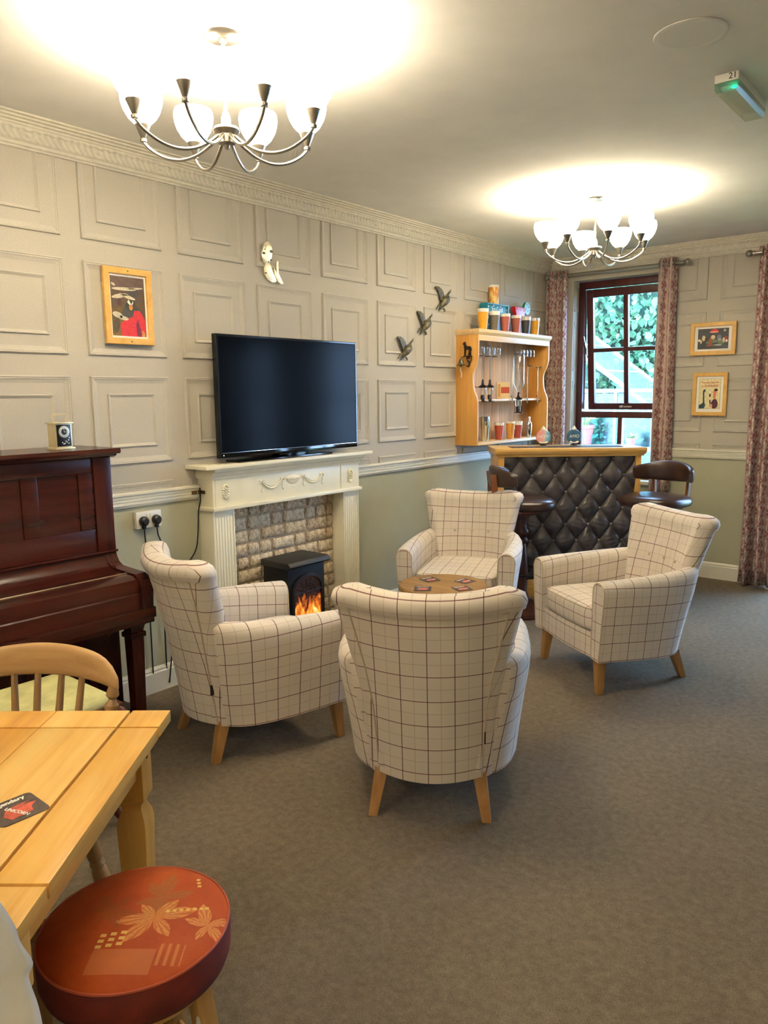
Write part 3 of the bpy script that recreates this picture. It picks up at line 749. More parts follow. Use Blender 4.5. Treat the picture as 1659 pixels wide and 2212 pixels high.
M().box(-px, px, -py, py, 0.008, z).obj('painting', art.m, t)
flat(t, 'dark_collar', [(-0.040, -0.035), (-0.010, 0.02), (0.000, 0.040), (0.030, 0.040), (0.045, 0.0), (0.075, -0.02), (0.05, -0.06), (-0.03, -0.06)], (60, 60, 52), z)
flat(t, 'red_coat', [(-0.045, -0.14), (-0.050, -0.085), (-0.02, -0.062), (0.020, -0.045), (0.030, -0.018), (0.060, -0.015), (0.084, -0.050), (0.091, -0.09), (0.091, -0.13), (0.07, -0.14)], (196, 44, 52), z+0.0004)
flat(t, 'coat_shadow', [(0.040, -0.14), (0.036, -0.08), (0.048, -0.06), (0.060, -0.10), (0.064, -0.14)], (110, 36, 66), z+0.0008)
flat(t, 'tan_side', [(0.066, -0.14), (0.070, -0.105), (0.082, -0.12), (0.086, -0.14)], (190, 140, 62), z+0.0010)
flat(t, 'white_collar', [(-0.006, 0.022), (0.002, 0.036), (0.014, 0.012), (0.026, 0.028), (0.026, 0.018), (0.014, 0.000)], (236, 226, 200), z+0.0008)
flat(t, 'amber_tie', ell(0.012, -0.002, 0.010, 0.014), (206, 136, 56), z+0.0011)
flat(t, 'dark_head', ell(0.030, 0.066, 0.028, 0.024), (72, 66, 60), z+0.0004)
flat(t, 'dark_gourd', ell(-0.068, -0.092, 0.016, 0.034, r=-0.15), (78, 66, 48), z+0.0004)
flat(t, 'chair_knob', ell(-0.045, 0.018, 0.009, 0.020), (78, 40, 40), z+0.0004)
for (cx, cy, a, b, r_) in ((-0.02, 0.082, 0.068, 0.008, 0.03), (0.035, 0.088, 0.05, 0.005, 0.1), (-0.045, 0.048, 0.045, 0.010, 0.2), (-0.005, 0.047, 0.045, 0.008, -0.25), (-0.062, -0.042, 0.028, 0.014, -0.3), (-0.035, -0.055, 0.032, 0.010, -0.15), (-0.078, 0.100, 0.012, 0.006, -0.5)):
    flat(t, 'smoke_wisp', ell(cx, cy, a, b, 16, r_), (200, 188, 160), z+0.0014)

t = frame_('framed_picture', 'wide oak framed dark print with a red lamp shade, upper picture on the back wall', TBK(1.478, 1.963), 0.350, 0.258, 0.032)
z = 0.0084
art = Mat('dark_room_print', (40, 42, 48), 0.5); art.base(art.ramp(art.noise(20, 4), [(0.3, (24, 24, 30)), (0.7, (52, 54, 62))]))
M().box(-0.118, 0.118, -0.080, 0.080, 0.008, z).obj('print', art.m, t)
flat(t, 'table_shape', ell(0.02, -0.028, 0.075, 0.022), (96, 112, 80), z)
flat(t, 'lamp_shade', [(-0.028, 0.052), (0.040, 0.056), (0.034, 0.068), (0.012, 0.078), (-0.016, 0.068)], (214, 44, 40), z)
flat(t, 'lamp_rim', ell(0.006, 0.052, 0.036, 0.006), (232, 150, 130), z+0.0004)
flat(t, 'clock_square', [(0.078, 0.054), (0.096, 0.054), (0.096, 0.072), (0.078, 0.072)], (170, 164, 120), z)
rq = random.Random(5)
for cx, cy, a, b, cc in ((-0.105, -0.010, 0.012, 0.010, (226, 206, 170)), (-0.092, -0.022, 0.008, 0.014, (196, 180, 150)), (-0.072, 0.006, 0.014, 0.022, (206, 192, 150)), (-0.050, -0.004, 0.013, 0.018, (38, 26, 20)), (-0.02, -0.02, 0.013, 0.03, (146, 70, 44)), (0.0, 0.012, 0.018, 0.018, (216, 196, 150)), (0.046, 0.010, 0.018, 0.020, (110, 116, 126)), (0.052, -0.008, 0.014, 0.012, (150, 158, 168)), (0.082, -0.012, 0.010, 0.020, (210, 190, 160)), (0.100, 0.004, 0.012, 0.014, (150, 60, 50)), (0.104, -0.02, 0.010, 0.012, (228, 206, 190)), (-0.02, -0.052, 0.034, 0.008, (130, 70, 56)), (0.04, -0.050, 0.030, 0.007, (160, 170, 160)), (0.02, -0.038, 0.030, 0.006, (30, 24, 24))):
    flat(t, 'colour_patch', ell(cx, cy, a, b, 12), cc, z+0.0004*(1+rq.random()))

t = frame_('framed_poster', 'tall oak framed cream poster with orange lettering, lower picture on the back wall', TBK(1.475, 1.522), 0.268, 0.346, 0.030)
flat(t, 'poster_edge', [(-0.083, -0.118), (0.083, -0.118), (0.083, 0.124), (-0.083, 0.124)], (120, 116, 84), 0.0082)
flat(t, 'poster', [(-0.081, -0.116), (0.081, -0.116), (0.081, 0.122), (-0.081, 0.122)], (226, 214, 168), 0.0086)
MTX = simple('poster_orange_ink', (196, 108, 70), 0.6)
text('lettering', '"Lovely day for', 0.023, MTX, t, TR(0.0, 0.094, 0.0091), bold=0.0006)
text('lettering', 'a GUINNESS"', 0.023, MTX, t, TR(0.004, 0.066, 0.0091), bold=0.0008)
flat(t, 'teal_shape', [(-0.080, -0.115), (-0.080, -0.086), (-0.062, -0.078), (-0.050, -0.066), (-0.052, -0.02), (-0.054, 0.02), (-0.046, 0.040), (-0.034, 0.038), (-0.032, 0.024), (-0.042, 0.012), (-0.040, -0.03), (-0.036, -0.07), (-0.030, -0.092), (-0.040, -0.114)], (26, 64, 78), 0.0090)
flat(t, 'maroon_shape', [(0.024, -0.114), (0.020, -0.09), (0.014, -0.078), (0.016, -0.060), (0.030, -0.044), (0.040, -0.036), (0.056, -0.044), (0.066, -0.066), (0.066, -0.096), (0.052, -0.114)], (84, 30, 52), 0.0090)
flat(t, 'orange_shape', [(0.030, -0.036), (0.028, 0.010), (0.030, 0.030), (0.048, 0.034), (0.054, 0.016), (0.048, -0.010), (0.048, -0.036)], (226, 132, 96), 0.0092)
flat(t, 'dark_cap', ell(0.048, 0.034, 0.014, 0.011), (54, 30, 34), 0.0095)
flat(t, 'dark_strip', [(0.004, -0.082), (0.000, -0.046), (0.008, -0.040), (0.014, -0.076)], (40, 22, 30), 0.0093)
flat(t, 'dark_glass', [(-0.002, -0.022), (-0.003, 0.002), (0.010, 0.002), (0.009, -0.022)], (50, 22, 24), 0.0096)
flat(t, 'orange_patch', ell(0.014, -0.092, 0.012, 0.014), (226, 160, 110), 0.0097)

# ---------------------------------------------------------------- wall birds and silver ornament
def bird(y, z, label):
    t = thing('wall_bird', label, 'wall ornament', (0.005, y, z), group='three bronze birds flying up the left wall')
    body = M()
    ax = [(0.012, 0.072, 0.085), (0.014, 0.058, 0.058), (0.018, 0.040, 0.026), (0.020, 0.026, 0.0), (0.018, 0.010, -0.035), (0.014, -0.004, -0.062), (0.010, -0.014, -0.085)]
    body.tube(catmull(ax, 4), [0.004]*2+[0.006]*2+[0.008, 0.010, 0.014, 0.019]+[0.024, 0.027, 0.029, 0.030]+[0.030, 0.029, 0.028, 0.026]+[0.024, 0.022, 0.019, 0.016]+[0.013, 0.010, 0.008, 0.006]+[0.004], 10)
    body.obj('body', MBRONZE, t, smooth=60)
    M().prism([(0.066, 0.076), (0.088, 0.112), (0.078, 0.088), (0.092, 0.096), (0.078, 0.076), (0.072, 0.066)], 0.010, 0.015, 'x').obj('beak', MBRONZE, t)
    M().prism([(0.010, 0.020), (0.016, 0.042), (0.012, 0.070), (-0.004, 0.096), (-0.030, 0.116), (-0.054, 0.118), (-0.062, 0.108), (-0.056, 0.098), (-0.040, 0.088), (-0.034, 0.060), (-0.024, 0.034), (-0.014, 0.010), (-0.008, -0.010)], 0.008, 0.020, 'x').obj('wing', MBRONZE, t, bevel=0.003)
    M().prism([(-0.006, -0.020), (-0.030, -0.052), (-0.052, -0.096), (-0.040, -0.086), (-0.026, -0.070), (-0.004, -0.050)], 0.006, 0.014, 'x').obj('wing', MBRONZE, t, bevel=0.002)
    M().prism([(-0.016, -0.078), (-0.030, -0.104), (-0.018, -0.104), (-0.008, -0.092)], 0.006, 0.012, 'x').obj('tail', MBRONZE, t)
    M().tube([(0.012, 0.018, -0.070), (0.016, 0.026, -0.088), (0.016, 0.022, -0.104)], 0.0055, 7).obj('foot', MBRONZE, t, smooth=True)
    t.scale = (1.0, 1.30, 0.74)
    return t
bd = bird(-2.189, 1.862, 'lowest of the three bronze flying birds on the panelled wall')
d2 = dup(bd, (0.005, -1.957, 2.052), label='middle one of the three bronze flying birds on the panelled wall')
d3 = dup(bd, (0.005, -1.724, 2.240), label='highest of the three bronze flying birds on the panelled wall'); d3.scale = (1.0, 1.38, 0.80)
t = thing('silver_ornament', 'pale silvery wall ornament of ovals hanging above the television', 'wall ornament', (0.006, -3.41, 2.30))
t.scale = (1, 1.35, 1)
MORN = simple('worn_silver_leaf', (226, 216, 186), 0.35, 0.35, var=0.12, sc=60)
M().loft([[(x, -0.030+0.030*r_*c+0.006*(s_*r_), 0.055+0.064*r_*s_) for c, s_ in circ(20)] for x, r_ in ((0, 0.9), (0.006, 1.0), (0.010, 0.9), (0.011, 0.5))]).obj('upper_oval', MORN, t, smooth=True)
low = [(-0.040, 0.0), (-0.052, -0.030), (-0.050, -0.062), (-0.034, -0.092), (-0.010, -0.106), (0.010, -0.104), (0.020, -0.094), (0.010, -0.070), (-0.004, -0.040), (-0.012, -0.010), (-0.030, 0.008)]
M().prism(low, 0.0, 0.010, 'x').obj('lower_oval', MORN, t, bevel=0.003)
M().prism([(0.004, -0.018), (0.018, -0.050), (0.018, 0.010), (0.030, 0.022), (0.030, -0.050), (0.050, -0.090), (0.058, -0.104), (0.040, -0.108), (0.022, -0.096), (0.006, -0.060)], 0.002, 0.012, 'x').obj('side_figure', MORN, t, bevel=0.002)
for (a, b, c_, d_) in ((-0.052, 0.050, 0.010, 0.008), (-0.010, 0.066, 0.010, 0.009), (-0.012, 0.018, 0.006, 0.005), (-0.026, 0.006, 0.004, 0.004), (-0.044, 0.072, 0.004, 0.004), (-0.044, -0.058, 0.007, 0.005)):
    M().prism(ell(a, b, c_*0.9, d_*0.9, 10), 0.010, 0.0116, 'x').obj('dark_inlay', simple('tarnish', (60, 44, 34), 0.5), t)

# ---------------------------------------------------------------- carriage clock on the piano
t = thing('carriage_clock', 'small white and gilt carriage clock with a black face on top of the piano', 'clock', (0.20, -4.86, 1.3265), 0.12)
MGILT = simple('cream_gilt', (226, 212, 170), 0.3, 0.5)
def bxl(x0, x1, y0, y1, z0, z1, n, mt, bv=0.001): return M().box(x0, x1, y0, y1, z0, z1).obj(n, mt, t, bevel=bv)
bxl(-0.035, 0.035, -0.048, 0.048, 0, 0.009, 'base', MGILT, 0.002)
bxl(-0.028, 0.026, -0.040, 0.040, 0.009, 0.110, 'case', MGILT)
bxl(0.026, 0.0285, -0.034, 0.034, 0.014, 0.106, 'face_plate', simple('clock_black', (16, 14, 14), 0.3), 0.0005)
bxl(-0.034, 0.034, -0.046, 0.046, 0.110, 0.117, 'top', MGILT, 0.002)
M().loft([[(x, 0.026*r_*c, 0.076+0.026*r_*s_) for c, s_ in circ(28)] for x, r_ in ((0.0285, 1.0), (0.030, 1.0), (0.0305, 0.94), (0.0300, 0.52), (0.0285, 0.52))], cap0=False, cap1=False).obj('chapter_ring', simple('silvered_dial', (196, 190, 170), 0.35, 0.5), t, smooth=True)
h_ = M().box(0.0295, 0.0302, -0.0008, 0.0008, 0.076, 0.092).box(0.0295, 0.0302, 0, 0.018, 0.0745, 0.0762); h_.obj('hands', MGILT, t)
lf = M()
for (a, b) in ((-0.010, 0.030), (0.002, 0.026), (0.012, 0.032), (0.020, 0.040), (0.024, 0.050), (0.006, 0.036), (0.020, 0.026), (-0.004, 0.024)): lf.ball((0.0289, a, b), (0.0006, 0.004, 0.0026), 6, 4)
lf.obj('leaf_spray', MWPL, t)
M().tube([(0, -0.030, 0.117), (0, -0.030, 0.132), (0, -0.037, 0.146), (0, -0.034, 0.150), (0, 0.034, 0.150), (0, 0.037, 0.146), (0, 0.030, 0.132), (0, 0.030, 0.117)], 0.0028, 8).obj('handle', MGILT, t, smooth=True)

# ---------------------------------------------------------------- upright piano
t = thing('upright_piano', 'dark mahogany upright piano against the left wall', 'piano', (0, -4.69, 0))
YL = -1.46
M().prism([(0.012, 1.284), (0.300, 1.284), (0.318, 1.292), (0.322, 1.300), (0.350, 1.303), (0.357, 1.312), (0.353, 1.3265), (0.012, 1.3265)], YL-0.025, 0.022, 'y').obj('lid', MMAH, t)
M().box(0.012, 0.285, YL, 0.0, 0.14, 1.284).box(0.012, 0.40, YL, 0.0, 0.0, 0.14).obj('case', MMAHZ, t, bevel=0.003)
M().box(0.285, 0.303, -0.085, 0.0, 0.868, 1.284).obj('stile', MMAHZ, t, bevel=0.002)
fp = M().box(0.285, 0.296, YL, -0.085, 1.222, 1.284).box(0.285, 0.296, YL, -0.085, 0.868, 0.972)
for a, b in ((-0.155, -0.085), (-0.405, -0.335), (-1.46, -1.30)): fp.box(0.285, 0.296, a, b, 0.972, 1.222)
fp.obj('upper_frame', MMAH, t, bevel=0.003)
for a, b in ((-0.335, -0.155), (-1.30, -0.405)): M().box(0.285, 0.289, a, b, 0.972, 1.222).obj('recessed_panel', MMAH, t)
M().box(0.285, 0.312, YL, 0.006, 0.858, 0.868).obj('ledge_moulding', MMAH, t, bevel=0.002)
FB = [(0.285, 0.62), (0.285, 0.858), (0.298, 0.858), (0.303, 0.838), (0.318, 0.812), (0.345, 0.796), (0.40, 0.788), (0.47, 0.788), (0.525, 0.785), (0.548, 0.772), (0.556, 0.750), (0.556, 0.715), (0.562, 0.710), (0.562, 0.62)]
M().prism(FB, YL+0.055, -0.055, 'y').obj('fallboard', MMAH, t, smooth=30)
CK = [(0.285, 0.62), (0.285, 0.858), (0.302, 0.858), (0.308, 0.838), (0.325, 0.814), (0.355, 0.800), (0.44, 0.796), (0.528, 0.792), (0.566, 0.765), (0.580, 0.735), (0.578, 0.70), (0.572, 0.62)]
for a, b in ((-0.055, 0.0), (YL, YL+0.055)): M().prism(CK, a, b, 'y').obj('key_cheek', MMAHZ, t, smooth=30)
M().tube([(0.466, YL+0.055, 0.7895), (0.466, -0.055, 0.7895)], 0.0020, 6).obj('brass_hinge_line', simple('polished_hinge', (214, 200, 170), 0.3, 0.8), t)
M().box(0.285, 0.568, YL-0.006, 0.006, 0.575, 0.62).box(0.285, 0.578, YL-0.01, 0.010, 0.598, 0.645).obj('key_bed', MMAH, t, bevel=0.004)
M().loft([[(0.5785+x, -0.575+0.010*c*r_, 0.61+0.010*s_*r_) for c, s_ in circ(12)] for x, r_ in ((0, 1), (0.003, 0.9), (0.0035, 0.4))]).obj('keyhole', MBRASS, t)
for a in (-0.045, YL+0.045):
    lg = M()
    def sq(c, r_, z): return [(c[0]+r_*i, c[1]+r_*j, z) for i, j in ((-1, -1), (1, -1), (1, 1), (-1, 1))]
    lg.loft([sq((0.478, a), q, z_) for z_, q in ((0.0, 0.036), (0.08, 0.036), (0.085, 0.026), (0.10, 0.024), (0.48, 0.030), (0.50, 0.030), (0.505, 0.038), (0.525, 0.038), (0.530, 0.030), (0.55, 0.034), (0.575, 0.046))])
    lg.obj('leg', MMAHZ, t, bevel=0.002)
    M().box(0.285, 0.515, a-0.030, a+0.030, 0.0, 0.075).obj('toe_block', MMAHZ, t, bevel=0.004)

# ---------------------------------------------------------------- armchairs
def armchair_parts(t):
    # back slab
    lev = [(0.157, -0.298, 0.192, 0.085, 0.075), (0.30, -0.312, 0.197, 0.095, 0.075), (0.45, -0.330, 0.206, 0.105, 0.075), (0.60, -0.352, 0.228, 0.110, 0.074),
           (0.72, -0.375, 0.253, 0.110, 0.070), (0.80, -0.393, 0.270, 0.108, 0.066), (0.832, -0.400, 0.277, 0.108, 0.064), (0.840, -0.405, 0.281, 0.120, 0.064),
           (0.865, -0.412, 0.285, 0.128, 0.064), (0.888, -0.416, 0.283, 0.112, 0.064), (0.902, -0.418, 0.264, 0.082, 0.062), (0.909, -0.418, 0.245, 0.036, 0.060)]
    rings = []; uvs = []; nf = 18
    lev = [(z - 0.030*max(0.0, min(1.0, (z-0.30)/0.5)), *q) for z, *q in lev]
    vv = 0.0; pz = None
    for (z, yc, w, th, cv) in lev:
        if pz: vv += math.hypot(z-pz[0], (yc-pz[1]))
        else: vv = z
        pz = (z, yc)
        def pt(s, o, e=0.0):
            x = s*w; y = yc + cv*(s*s) + o*(th/2-e)
            lift = 0.022*(abs(s)**2.2)*max(0, (z-0.55)/0.35)
            return (x, y, z+lift)
        ring = []; uv = []
        for k in range(nf+1): ring.append(pt(-1+2*k/nf, 1)); uv.append((-1+2*k/nf)*w*1.03)
        for sg in (1, -1):
            off = 0.0
            for k in range(0, 6):
                a = sg*PI/2 - PI*k/5; x, y, z_ = pt(sg, 0)
                p = (x+0.45*th*math.cos(a)*(1 if k not in (0, 5) else 0)+(sg*0.0002 if k in (0, 5) else 0), y+th/2*math.sin(a)*0.999, z_)
                ring.append(p); uv.append(sg*0.0 + 0.02 + sg*(w*1.03 + (th*0.5)*(k if sg > 0 else k)/2.0*0.8))
            if sg == 1:
                for k in range(nf+1): ring.append(pt(1-2*k/nf, -1)); uv.append((1-2*k/nf)*w*1.03)
        rings.append(ring); uvs.append([(q, vv) for q in uv] + [(-w*1.03, vv)])
    b = M(); b.loft(rings, True, True, True, uvs)
    b.obj('backrest', MCHECK, t, smooth=70)
    # seam piping round the outer back
    pp = []
    for (z, yc, w, th, cv) in lev[:7]: pp.append((-w*0.99, yc+cv*0.98-th/2-0.002, z+0.021*max(0, (z-0.55)/0.35)))
    top = [(s_*0.269*0.97, -0.400+0.064*(s_*0.97)**2-0.108/2-0.002, 0.806+0.018*abs(s_)**2.2) for s_ in [k/8 for k in range(-7, 8)]]
    pr_ = [(-x, y, z) for x, y, z in pp][::-1]
    M().tube(pp + top + pr_, 0.0032, 6).obj('back_piping', MPIPE, t, smooth=True)
    M().box(0.198, 0.203, -0.300, -0.285, 0.30, 0.345).obj('care_tag', MBLACK, t, bevel=0.0005)
    for s_ in (-1, 0, 1):
        x = s_*0.115; k = x/0.275
        M().ball((x, -0.357+0.075*k*k+0.056, 0.625), (0.011, 0.006, 0.011), 12, 7).obj('button', MPIPE, t, smooth=True)
    # arms with outer sides
    st = [(0.312, 0.318, 0.600, 0.335, 0.262), (0.307, 0.318, 0.604, 0.336, 0.260), (0.27, 0.322, 0.606, 0.338, 0.260), (0.18, 0.325, 0.610, 0.338, 0.260), (0.05, 0.324, 0.615, 0.334, 0.258), (-0.06, 0.318, 0.620, 0.322, 0.245), (-0.14, 0.304, 0.626, 0.302, 0.225), (-0.195, 0.284, 0.632, 0.274, 0.200), (-0.230, 0.262, 0.636, 0.244, 0.17), (-0.250, 0.236, 0.638, 0.212, 0.14)]
    for sd in (-1, 1):
        rings = []; uvs = []; r0 = 0.053
        def lean(p):
            q = max(0.0, min(1.0, (-p[1])/0.25)); return (p[0], p[1] - (p[2]-0.185)*0.13*q, p[2])
        for i, (y, xc, zt, xo, xi) in enumerate(st):
            r_ = r0*(0.96 if i == 0 else 1.0); zc = zt - r_
            yy = lambda f: y
            zh = 0.185 - 0.028*max(0.0, min(1.0, (0.25-y)/0.5))
            P = [(xo, y, zh), (xo+(xc+r_-xo)*0.30, y, 0.30), (xo+(xc+r_-xo)*0.62, y, 0.42), (xo+(xc+r_-xo)*0.88, y, 0.50)]
            for k in range(0, 9):
                a = PI*k/8; P.append((xc+r_*math.cos(a), y, zc+r_*math.sin(a)*1.0))
            P += [(xc-r_+0.004, y, 0.46), (xc-r_+0.0, y, 0.36), (xi, y, 0.25), (xi+0.005, y, zh+0.004)]
            L = 0; U = []; pv = None
            for p in P:
                if pv: L += math.hypot(p[0]-pv[0], p[2]-pv[2])
                pv = p; U.append(L)
            arc = 0
            for a_, b_ in zip(st[:i], st[1:i+1]): arc += math.hypot(a_[0]-b_[0], a_[1]-b_[1])
            uvs.append([(arc+0.03, q+0.185*1.03) for q in U] + [(arc+0.03, U[-1]+0.185+0.07)])
            P = [lean(p) for p in P]
            rings.append([(sd*p[0], p[1], p[2]) for p in P])
        a_ = M(); a_.loft(rings, True, True, True, uvs); a_.obj('arm', MCHECK, t, smooth=50)
        y, xc, zt, xo, xi = st[0]
        P = [(xo, 0.314, 0.19), (xo+(xc+r0-xo)*0.62, 0.314, 0.42)] + [(xc+r0*0.97*math.cos(PI*k/8), 0.314, zt-r0+r0*0.97*math.sin(PI*k/8)) for k in range(9)] + [(xc-r0, 0.314, 0.46), (xi, 0.314, 0.25), (xi+0.004, 0.314, 0.19)]
        M().tube([(sd*p[0], p[1], p[2]) for p in P], 0.0030, 6).obj('arm_piping', MPIPE, t, smooth=True)
    # base with front apron
    bs = M()
    bs.loft([[(sx_*0.262, y, z) for sx_, y in ((-0.70, -0.29), (0.70, -0.29), (0.97, -0.18), (1, 0.300), (0.5, 0.311), (0, 0.315), (-0.5, 0.311), (-1, 0.300), (-0.97, -0.18))] for z in (0.185, 0.318)])
    bs.obj('seat_base', MCHECK, t, bevel=0.006)
    # cushion
    cu = M(); rings = []
    for z, e in ((0.322, 0.020), (0.328, 0.006), (0.345, 0.0), (0.40, -0.004), (0.432, 0.0), (0.444, 0.008), (0.452, 0.030), (0.458, 0.075), (0.460, 0.15)):
        ring = []
        for k in range(36):
            a = 2*PI*k/36; c, s_ = math.cos(a), math.sin(a); p_ = 0.22
            x = (0.252-e)*math.copysign(abs(c)**p_, c); y = 0.015+(0.295-e)*math.copysign(abs(s_)**p_, s_)
            if y > 0: y += 0.012*(1-(x/0.26)**2)
            ring.append((x, y, z))
        rings.append(ring)
    cu.loft(rings); cu.obj('seat_cushion', MCHECK, t, smooth=60)
    M().tube([(x*1.004, y*1.002, 0.441) for x, y, z in rings[4]][:], 0.0028, 6, closed=True).obj('cushion_piping', MPIPE, t, smooth=True)
    for (a, b, c, d) in ((-0.27, 0.265, -0.292, 0.275), (0.27, 0.265, 0.292, 0.275), (-0.178, -0.235, -0.21, -0.295), (0.178, -0.235, 0.21, -0.295)):
        lg = M(); lg.loft([[(c+i*0.017, d+j*0.017, 0.0) for i, j in ((-1, -1), (1, -1), (1, 1), (-1, 1))], [(a+i*0.026, b+j*0.026, 0.19) for i, j in ((-1, -1), (1, -1), (1, 1), (-1, 1))]])
        lg.obj('leg', MOAK, t, bevel=0.003)
def fac(fx, fy): return math.atan2(-fx, fy)
t = thing('armchair', 'cream check armchair in the foreground seen from behind', 'armchair', (1.702, -4.166, 0), fac(-0.53, 0.85), group='four check armchairs round the low table')
armchair_parts(t)
dup(t, (0.776, -4.300, 0), fac(0.28, 0.96), 'cream check armchair beside the piano, its back to the camera at an angle')
dup(t, (1.776, -2.540, 0), fac(-0.56, -0.83), 'cream check armchair on the right in front of the bar, facing left')
dup(t, (0.726, -2.482, 0), fac(0.387, -0.923), 'cream check armchair beyond the low table, facing the camera')

# ---------------------------------------------------------------- low round table, beer mats
t = thing('coffee_table', 'low round brown wooden table among the armchairs', 'table', (1.026, -3.14, 0))
MTAB = wood('walnut_table_top', (128, 92, 46), (150, 112, 60), (166, 126, 72), 'x', 0.35)
M().lathe([(0, 0.472), (0.243, 0.472), (0.250, 0.480), (0.250, 0.492), (0.243, 0.500), (0, 0.500)], 48, cap=False).obj('table_top', MTAB, t, smooth=True)
M().lathe([(0, 0.02), (0.045, 0.02), (0.035, 0.10), (0.03, 0.30), (0.045, 0.44), (0.11, 0.472)], 20).obj('pedestal', MTAB, t, smooth=True)
M().lathe([(0, 0), (0.19, 0), (0.19, 0.015), (0.06, 0.035), (0, 0.035)], 32, cap=False).obj('base', MTAB, t, smooth=True)
MMATD = simple('beer_mat_dark', (70, 58, 52), 0.6, var=0.3, sc=60); MMATR = simple('beer_mat_red', (190, 84, 62), 0.6, var=0.2, sc=60); MINKW = simple('white_ink', (240, 234, 222), 0.6)
def mat_(x, y, z, rz, label, big=False):
    t = thing('beer_mat', label, 'beer mat', (x, y, z), rz)
    r_ = 0.010; h = 0.0465; P = []
    for cx, cy, a0 in ((h-r_, h-r_, 0), (-h+r_, h-r_, 90), (-h+r_, -h+r_, 180), (h-r_, -h+r_, 270)):
        for k in range(4): a = R(a0+30*k); P.append((cx+r_*math.cos(a), cy+r_*math.sin(a)))
    M().prism(P, 0.0, 0.0014, 'z').obj('card', MMATD, t)
    M().prism([(-0.022, -0.034), (0.020, -0.030), (0.024, -0.012), (0.040, 0.002), (0.014, 0.006), (0.034, 0.014), (-0.004, 0.012), (-0.020, 0.004), (-0.030, -0.014)], 0.0015, 0.0018, 'z').obj('red_print', MMATR, t)
    text('word_mark', 'legendary', 0.0165, MINKW, t, TR(-0.002, 0.034, 0.0017), bold=0.0006)
    text('word_mark', 'UNICORN', 0.0125, MINKW, t, TR(-0.004, -0.012, 0.0020) @ Matrix.Rotation(R(-68), 4, 'Z') if big else TR(0, -0.012, 0.0020), bold=0.0003)
    return t
AV = R(39.5)
mat_(0.905, -3.10, 0.5005, AV+0.5, 'printed beer mat on the round table, rear left of the four')
mat_(1.085, -3.01, 0.5005, AV+0.75, 'printed beer mat on the round table, rear right of the four')
mat_(0.995, -3.29, 0.5005, AV-0.1, 'printed beer mat on the round table, front left of the four')
mat_(1.165, -3.16, 0.5005, AV+0.35, 'printed beer mat on the round table, front right of the four')

# ---------------------------------------------------------------- bar
BA = math.atan2(0.644, 0.765)
t = thing('home_bar', 'small pine bar with a buttoned black leather front', 'bar', (0.712, -1.415, 0), BA)
U0, U1, D = -0.325, 0.745, 0.37
M().prism([(U0-0.030, -0.035), (U1+0.030, -0.035), (U1+0.030, D), (U0-0.030, D)], 1.116, 1.140, 'z').obj('counter_top', MPINEX, t, bevel=0.003)
MP = [(0.0, 1.078), (-0.012, 1.078), (-0.014, 1.088), (-0.020, 1.092), (-0.028, 1.104), (-0.030, 1.116), (0.0, 1.116)]
# moulding round front and both ends
mo = M(); rings = []
for (cx, cy, dx, dy) in ((U0, D, -1, 0), (U0, 0.0, -1, 1), (U1, 0.0, 1, 1), (U1, D, 1, 0)):
    rings.append([(cx + dx*(-a), cy + dy*a, z) for a, z in MP])
mo.loft(rings); mo.obj('edge_moulding', MPINEX, t)
for a, b in ((U0, U0+0.045), (U1-0.040, U1)): M().box(a, b, 0.0, 0.045, 0.0, 1.116).obj('corner_post', MPINEZ, t, bevel=0.003)
M().box(U0, U0+0.02, 0.045, D, 0.0, 1.116).box(U1-0.02, U1, 0.045, D, 0.0, 1.116).obj('side_panel', MPINEZ, t)
M().box(U0+0.045, U1-0.04, 0.004, 0.03, 0.0, 0.138).obj('plinth_board', MPINEX, t, bevel=0.002)
LW, LH = 0.174, 0.248; px0, px1, pz0, pz1 = U0+0.045, U1-0.040, 0.138, 1.080
OX, OZ = 0.018, 1.055
def tuft(x, z):
    a = (x-OX)/LW + (z-OZ)/LH; b = (x-OX)/LW - (z-OZ)/LH
    q = abs(math.sin(PI*a))*abs(math.sin(PI*b))
    wr = 0.0016*math.sin(46*x+9*math.sin(22*z))*q
    return 0.036*(q**0.42) + wr
def tf(u, v):
    x = px0+(px1-px0)*u; z = pz0+(pz1-pz0)*v
    return (x, 0.030-tuft(x, z), z)
M().grid(tf, 150, 140, uvf=lambda u, v: (u, v)).obj('padded_front', MTUFT, t, smooth=80)
btn = M().ball((0, 0, 0), (0.011, 0.007, 0.011), 10, 6).mesh('leather_button', simple('button_leather', (104, 98, 96), 0.35), smooth=True)
for i in range(-12, 13):
    for j in range(-12, 13):
        x = OX + LW*(i+j)/2; z = OZ + LH*(i-j)/2
        if px0+0.012 < x < px1-0.012 and pz0+0.012 < z < pz1-0.005: put(btn, 'leather_button', t, (x, 0.024, z))
